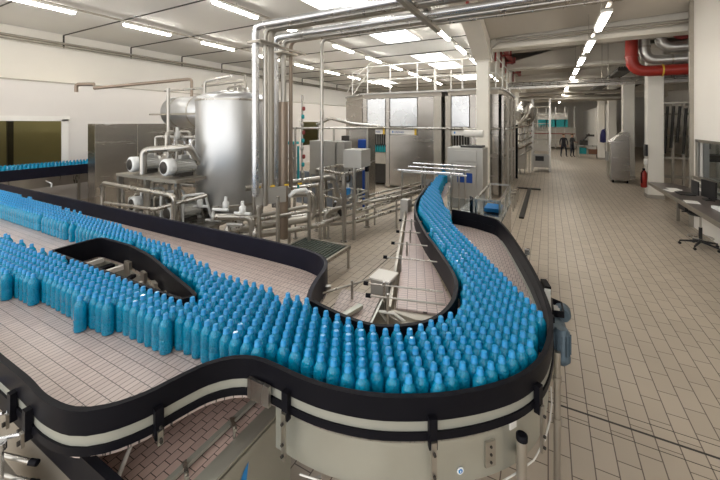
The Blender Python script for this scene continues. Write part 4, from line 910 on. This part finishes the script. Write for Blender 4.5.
# machinery behind the right pillars
rm = thing('steel_shelving', 'tall steel rack with hanging tubes behind the right pillars', 'rack', (6, 17, 0))
for k in range(9): MB().box(3.65 + k * .3, 3.72 + k * .3, 16.5, 16.6, 0, 3.3).build('upright', STEELD, rm)
for z_ in (.6, 1.3, 2.1, 2.9, 3.3): MB().box(3.6, 6.4, 16.45, 16.9, z_, z_ + .06).build('shelf', STEELD, rm)
m = MB()
for k in range(16): m.tube([(3.7 + k * .17, 16.3, 1.5 + .2 * (k % 3)), (3.76 + k * .17, 16.2, 3.2)], .045, 8)
m.build('hanging_tubes', DARK, rm)['kind'] = 'stuff'
MB().tube([(4.0, 15.5, 3.1), (7.0, 15.5, 4.4)], .05, 8).build('diagonal_bar', STEELD, rm)
bc = thing('infeed_table', 'steel table with dark machine part in the opening right of the pillar', 'table', (4.4, 13.6, 0))
MB().box(3.75, 6.0, 13.2, 14.2, .9, .96).build('top', STEEL, bc); MB().obox((4.6, 13.6, 1.6), (1.3, .6, .18), .1).build('dark_unit', DARK, bc); MB().box(4.9, 5.1, 13.3, 13.4, 1.45, 1.52).build('red_tip', RED, bc)
for x in (3.85, 4.9, 5.9): MB().box(x - .04, x + .04, 13.3, 13.38, 0, 1.6).build('leg', STEELD, bc)
MB().tube([(3.9, 13.3, .2), (5.6, 13.3, 1.5)], .03, 8).build('brace', STEELD, bc)
# machines seen through the desk window
wm = thing('window_machine', 'steel frame with blue bottles seen through the desk window', 'machine', (4.6, 9, 0))
for k in range(7): MB().box(4.4, 4.46, 6.6 + k * .8, 6.66 + k * .8, 0, 2.6).build('upright', STEELD, wm)
for z_ in (1.2, 1.7, 2.2): MB().box(4.3, 5.0, 6.5, 11.6, z_, z_ + .05).build('rail', STEELD, wm)
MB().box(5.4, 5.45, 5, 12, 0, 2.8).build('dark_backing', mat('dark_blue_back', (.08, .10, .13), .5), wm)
m = MB()
for k in range(40):
    for z_ in (1.25, 1.75): m.lathe([(.045, 0), (.045, .2), (.018, .26), (.018, .3)], (4.65, 6.7 + k * .12, z_), 8)
m.build('bottle_rows', BOTTLE, wm)['kind'] = 'stuff'
tag(MB().obox((2.92, 20.2, .75), (.3, .35, .5), 0).tube([(2.92, 20.2, 0), (2.92, 20.2, .6)], .05, 8).build('teal_bin', TEAL), 'pale teal bin between the two right pillars', 'bin')

# far machines down the aisle
rk = thing('elevator_tower', 'tall narrow steel tower machine left of the aisle', 'machine', (-.3, 21.5, 0))
for (x, y) in ((-.75, 21.0), (.08, 21.0), (-.75, 22.2), (.08, 22.2)): MB().box(x - .05, x + .05, y - .05, y + .05, 0, 3.9).build('upright', STEEL, rk)
for k in range(9): MB().box(-.75, .08, 21.0, 22.2, .3 + k * .45, .34 + k * .45).build('shelf', STEELD, rk)
MB().box(-.7, .03, 20.7, 21.0, .25, .95, 0, .02).build('lower_box', BOXG, rk); MB().box(-.6, -.2, 20.66, 20.7, .6, .85).build('panel', PLBLK, rk)
MB().box(-.72, .05, 20.96, 21.0, 1.1, 1.5).build('front_plate', STEELD, rk)
m = MB()
for k in range(8): m.tube([(-.6 + .08 * k, 21.3, 2.2), (-.6 + .08 * k, 21.3, 2.5)], .03, 6)
m.build('rollers', STEEL, rk)
mt = thing('linking_machine', 'tangle of steel pipes and frames between filling machine and tower', 'machine', (-1.3, 19, 0))
for k in range(6): MB().box(-1.9 + .2 * k, -1.84 + .2 * k, 18.6 + .3 * k, 18.66 + .3 * k, 0, 3.2 + .1 * (k % 2)).build('upright', [STEEL, STEELD][k % 2], mt)
for k in range(7): MB().pipe([(-2.2, 18.4, 1.2 + .35 * k), (-1.2, 18.5 + .2 * (k % 3), 1.0 + .35 * k), (-.75, 19.8, 1.3 + .3 * k)], .05, n=8).build('pipe', [STEEL, BROWN, STEELD][k % 3], mt)
MB().lathe([(.2, 0), (.45, .3), (.45, .9), (.2, 1.2)], (-1.05, 20.0, 2.5), 16).build('hopper', STEEL, mt)
MB().pipe([(-2.2, 18.2, 2.1), (-1.4, 18.2, 2.3), (-.9, 19.0, 3.0), (-.9, 19.6, 3.4)], .09, n=10).build('duct', STEELD, mt)
MB().box(-2.0, -1.0, 19.2, 20.4, .3, 1.5).build('housing', STEELD, mt)
bg = thing('packing_machine', 'far packing machine with teal panel at the end of the aisle', 'machine', (.8, 40, 0))
MB().box(-1.8, 2.4, 40, 42, .2, 2.1).build('body', STEELD, bg); MB().box(-.9, 1.7, 39.9, 40, 2.2, 2.95).build('teal_panel', TEAL, bg); MB().box(-.9, 1.7, 39.88, 39.98, 2.95, 3.6).build('white_panel', WHITE, bg)
for k in range(6): MB().box(-1.8 + .8 * k, -1.7 + .8 * k, 39.9, 40, 0, 4.2).build('upright', STEEL, bg)
for z_ in (.9, 1.5, 2.1): MB().box(-1.8, 2.3, 39.85, 39.95, z_, z_ + .08).build('rail', [BOXG, REDD][int(z_ == 1.5)], bg)
tb = thing('work_table', 'cluttered work table beside the two people', 'table', (2.6, 31, 0))
MB().box(1.9, 3.3, 30.5, 31.4, .88, .94).build('top', STEEL, tb)
for (x, y) in ((2.0, 30.6), (3.2, 30.6), (2.0, 31.3), (3.2, 31.3)): MB().box(x - .04, x + .04, y - .04, y + .04, 0, .88).build('leg', STEELD, tb)
MB().box(2.0, 3.2, 30.6, 31.2, .25, .3).build('shelf', STEELD, tb)
tag(MB().box(2.05, 2.5, 30.7, 31.1, .3, .75, 0, .03).build('teal_crate', TEAL), 'teal crate under the far work table', 'crate')
tag(MB().box(2.65, 3.2, 30.7, 31.1, .3, .65, 0, .03).build('brown_crate', mat('brown', (.25, .12, .07), .6)), 'brown crate under the far work table', 'crate')
m = MB().box(2.1, 2.6, 30.8, 31.1, .94, 1.3, 0, .03); m.tube([(2.3, 30.9, 1.3), (2.7, 30.9, 1.8)], .06, 8); m.box(2.5, 3.0, 30.8, 31.0, 1.6, 1.75)
tag(m.build('bench_machine', DARK), 'dark bench machine on the far work table', 'machine')
m = MB().lathe([(.02, 1.2), (.20, 1.25), (.19, 1.7), (.12, 2.05), (.04, 2.15)], (3.45, 30.0, 0), 12); m.tube([(3.45, 30.0, 2.1), (3.6, 30.0, 2.2)], .02, 6)
tag(m.build('hanging_coat', mat('coat_blue', (.03, .03, .12), .8)), 'dark blue coat hanging on the ribbed wall', 'coat')

# ------------------------------------------------------------------ people
def skin_mesh(joints, edges, radii, sub=1):
    me = bpy.data.meshes.new('sk'); me.from_pydata(joints, edges, [])
    o = bpy.data.objects.new('sk', me); COL.objects.link(o)
    sm = o.modifiers.new('s', 'SKIN')
    for i, r_ in enumerate(radii): me.skin_vertices[0].data[i].radius = (r_[0], r_[1]) if isinstance(r_, tuple) else (r_, r_)
    me.skin_vertices[0].data[0].use_root = True
    ss = o.modifiers.new('u', 'SUBSURF'); ss.levels = sub
    dg = bpy.context.evaluated_depsgraph_get(); out = bpy.data.meshes.new_from_object(o.evaluated_get(dg))
    bpy.data.objects.remove(o); return out
def person(x, y, ang, label, arms, shirt, stance=.13):
    t = thing('person', label, 'person', (0, 0, 0), 'people at the end of the aisle')
    J = [(0, 0, .95), (0, .0, 1.15), (0, .0, 1.38), (0, 0, 1.50), (0, -.01, 1.60), (0, -.02, 1.72)]
    E_ = [(0, 1), (1, 2), (2, 3), (3, 4), (4, 5)]; Rr = [(.15, .11), (.13, .10), (.16, .11), .055, (.075, .09), (.07, .085)]
    for sx in (-1, 1):
        n = len(J); J += [(sx * .09, 0, .88), (sx * stance, -.02, .48), (sx * (stance + .02), .02, .09), (sx * (stance + .03), -.14, .04)]
        E_ += [(0, n), (n, n + 1), (n + 1, n + 2), (n + 2, n + 3)]; Rr += [.09, .06, .042, .035]
        n = len(J); a = arms[0 if sx < 0 else 1]
        J += [(sx * .19, 0, 1.42), (sx * (.19 + a[0][0]), a[0][1], a[0][2]), (sx * (.19 + a[1][0]), a[1][1], a[1][2]), (sx * (.19 + a[2][0]), a[2][1], a[2][2])]
        E_ += [(2, n), (n, n + 1), (n + 1, n + 2), (n + 2, n + 3)]; Rr += [.055, .042, .03, .035]
    me = skin_mesh(J, E_, Rr, 2)
    for m_ in (SKIN, shirt, TROUS, PLBLK): me.materials.append(m_)
    for p in me.polygons:
        p.use_smooth = True; c = p.center
        arm = abs(c.x) > .2
        hand = any(math.dist(c, J[k]) < .08 for k in (13, 21) if k < len(J))
        p.material_index = 0 if (c.z > 1.50 or hand) else (1 if c.z > .95 or arm and c.z > .8 else (3 if c.z < .1 else 2))
    o = bpy.data.objects.new('body', me); COL.objects.link(o); o.parent = t
    MB().lathe([(.085, 1.66), (.098, 1.70), (.09, 1.77), (.05, 1.81), (.01, 1.82)], (0, .015, 0), 14).build('hair', HAIRM, t)
    fm_ = MB(); fm_.tube([(0, -.10, 1.69), (0, -.125, 1.65), (0, -.10, 1.64)], .012, 6); fm_.build('nose', SKIN, t)
    fg = MB()
    for k in (9 + 0, 17):
        pass
    for idx in (13, 21):
        h0 = Vector(J[idx])
        for q in range(5):
            off = Vector((-.03 + .015 * q, 0, 0)); L = (.05, .075, .08, .075, .06)[q]
            fg.tube([h0 + off, h0 + off + Vector((0, -.01, -L * .6)), h0 + off + Vector((0, -.025, -L))], .008, 5)
    fg.build('fingers', SKIN, t)
    t.location = (x, y, 0); t.rotation_euler = (0, 0, ang)
dn = ((.07, 0, 1.15), (.08, -.06, .92), (.08, -.08, .84))
fw = ((.07, -.02, 1.16), (-.02, -.22, 1.14), (-.08, -.30, 1.16))
person(1.05, 31.0, .3, 'person in dark clothes standing with legs apart, nearer the aisle centre', (dn, dn), SHIRT, .17)
person(1.62, 31.2, .9, 'person in dark shirt with forearms raised beside the work table', (fw, fw), mat('grey_shirt', (.05, .05, .055), .8), .12)

# ------------------------------------------------------------------ left wall pipe
m = MB().tube([(-16.15, -3, 5.6), (-16.15, 40, 5.6)], .05, 8); m.tube([(-16.15, -3, 5.48), (-16.15, 40, 5.48)], .025, 6)
tag(m.build('wall_pipe', STEELD), 'long thin pipe running high along the cream left wall', 'pipe')

# ------------------------------------------------------------------ light and view
w = bpy.data.worlds.new('world'); scene.world = w; w.use_nodes = True
w.node_tree.nodes['Background'].inputs[0].default_value = (1, .985, .96, 1); w.node_tree.nodes['Background'].inputs[1].default_value = .88
scene.view_settings.view_transform = 'Standard'; scene.view_settings.look = 'None'; scene.view_settings.gamma = 1
scene.view_settings.exposure = 1.25; scene.view_settings.use_curve_mapping = False
scene.cycles.use_denoising = True
scene.cycles.max_bounces = 10; scene.cycles.transparent_max_bounces = 8; scene.cycles.caustics_reflective = False; scene.cycles.caustics_refractive = False
scene.cycles.sample_clamp_indirect = 6
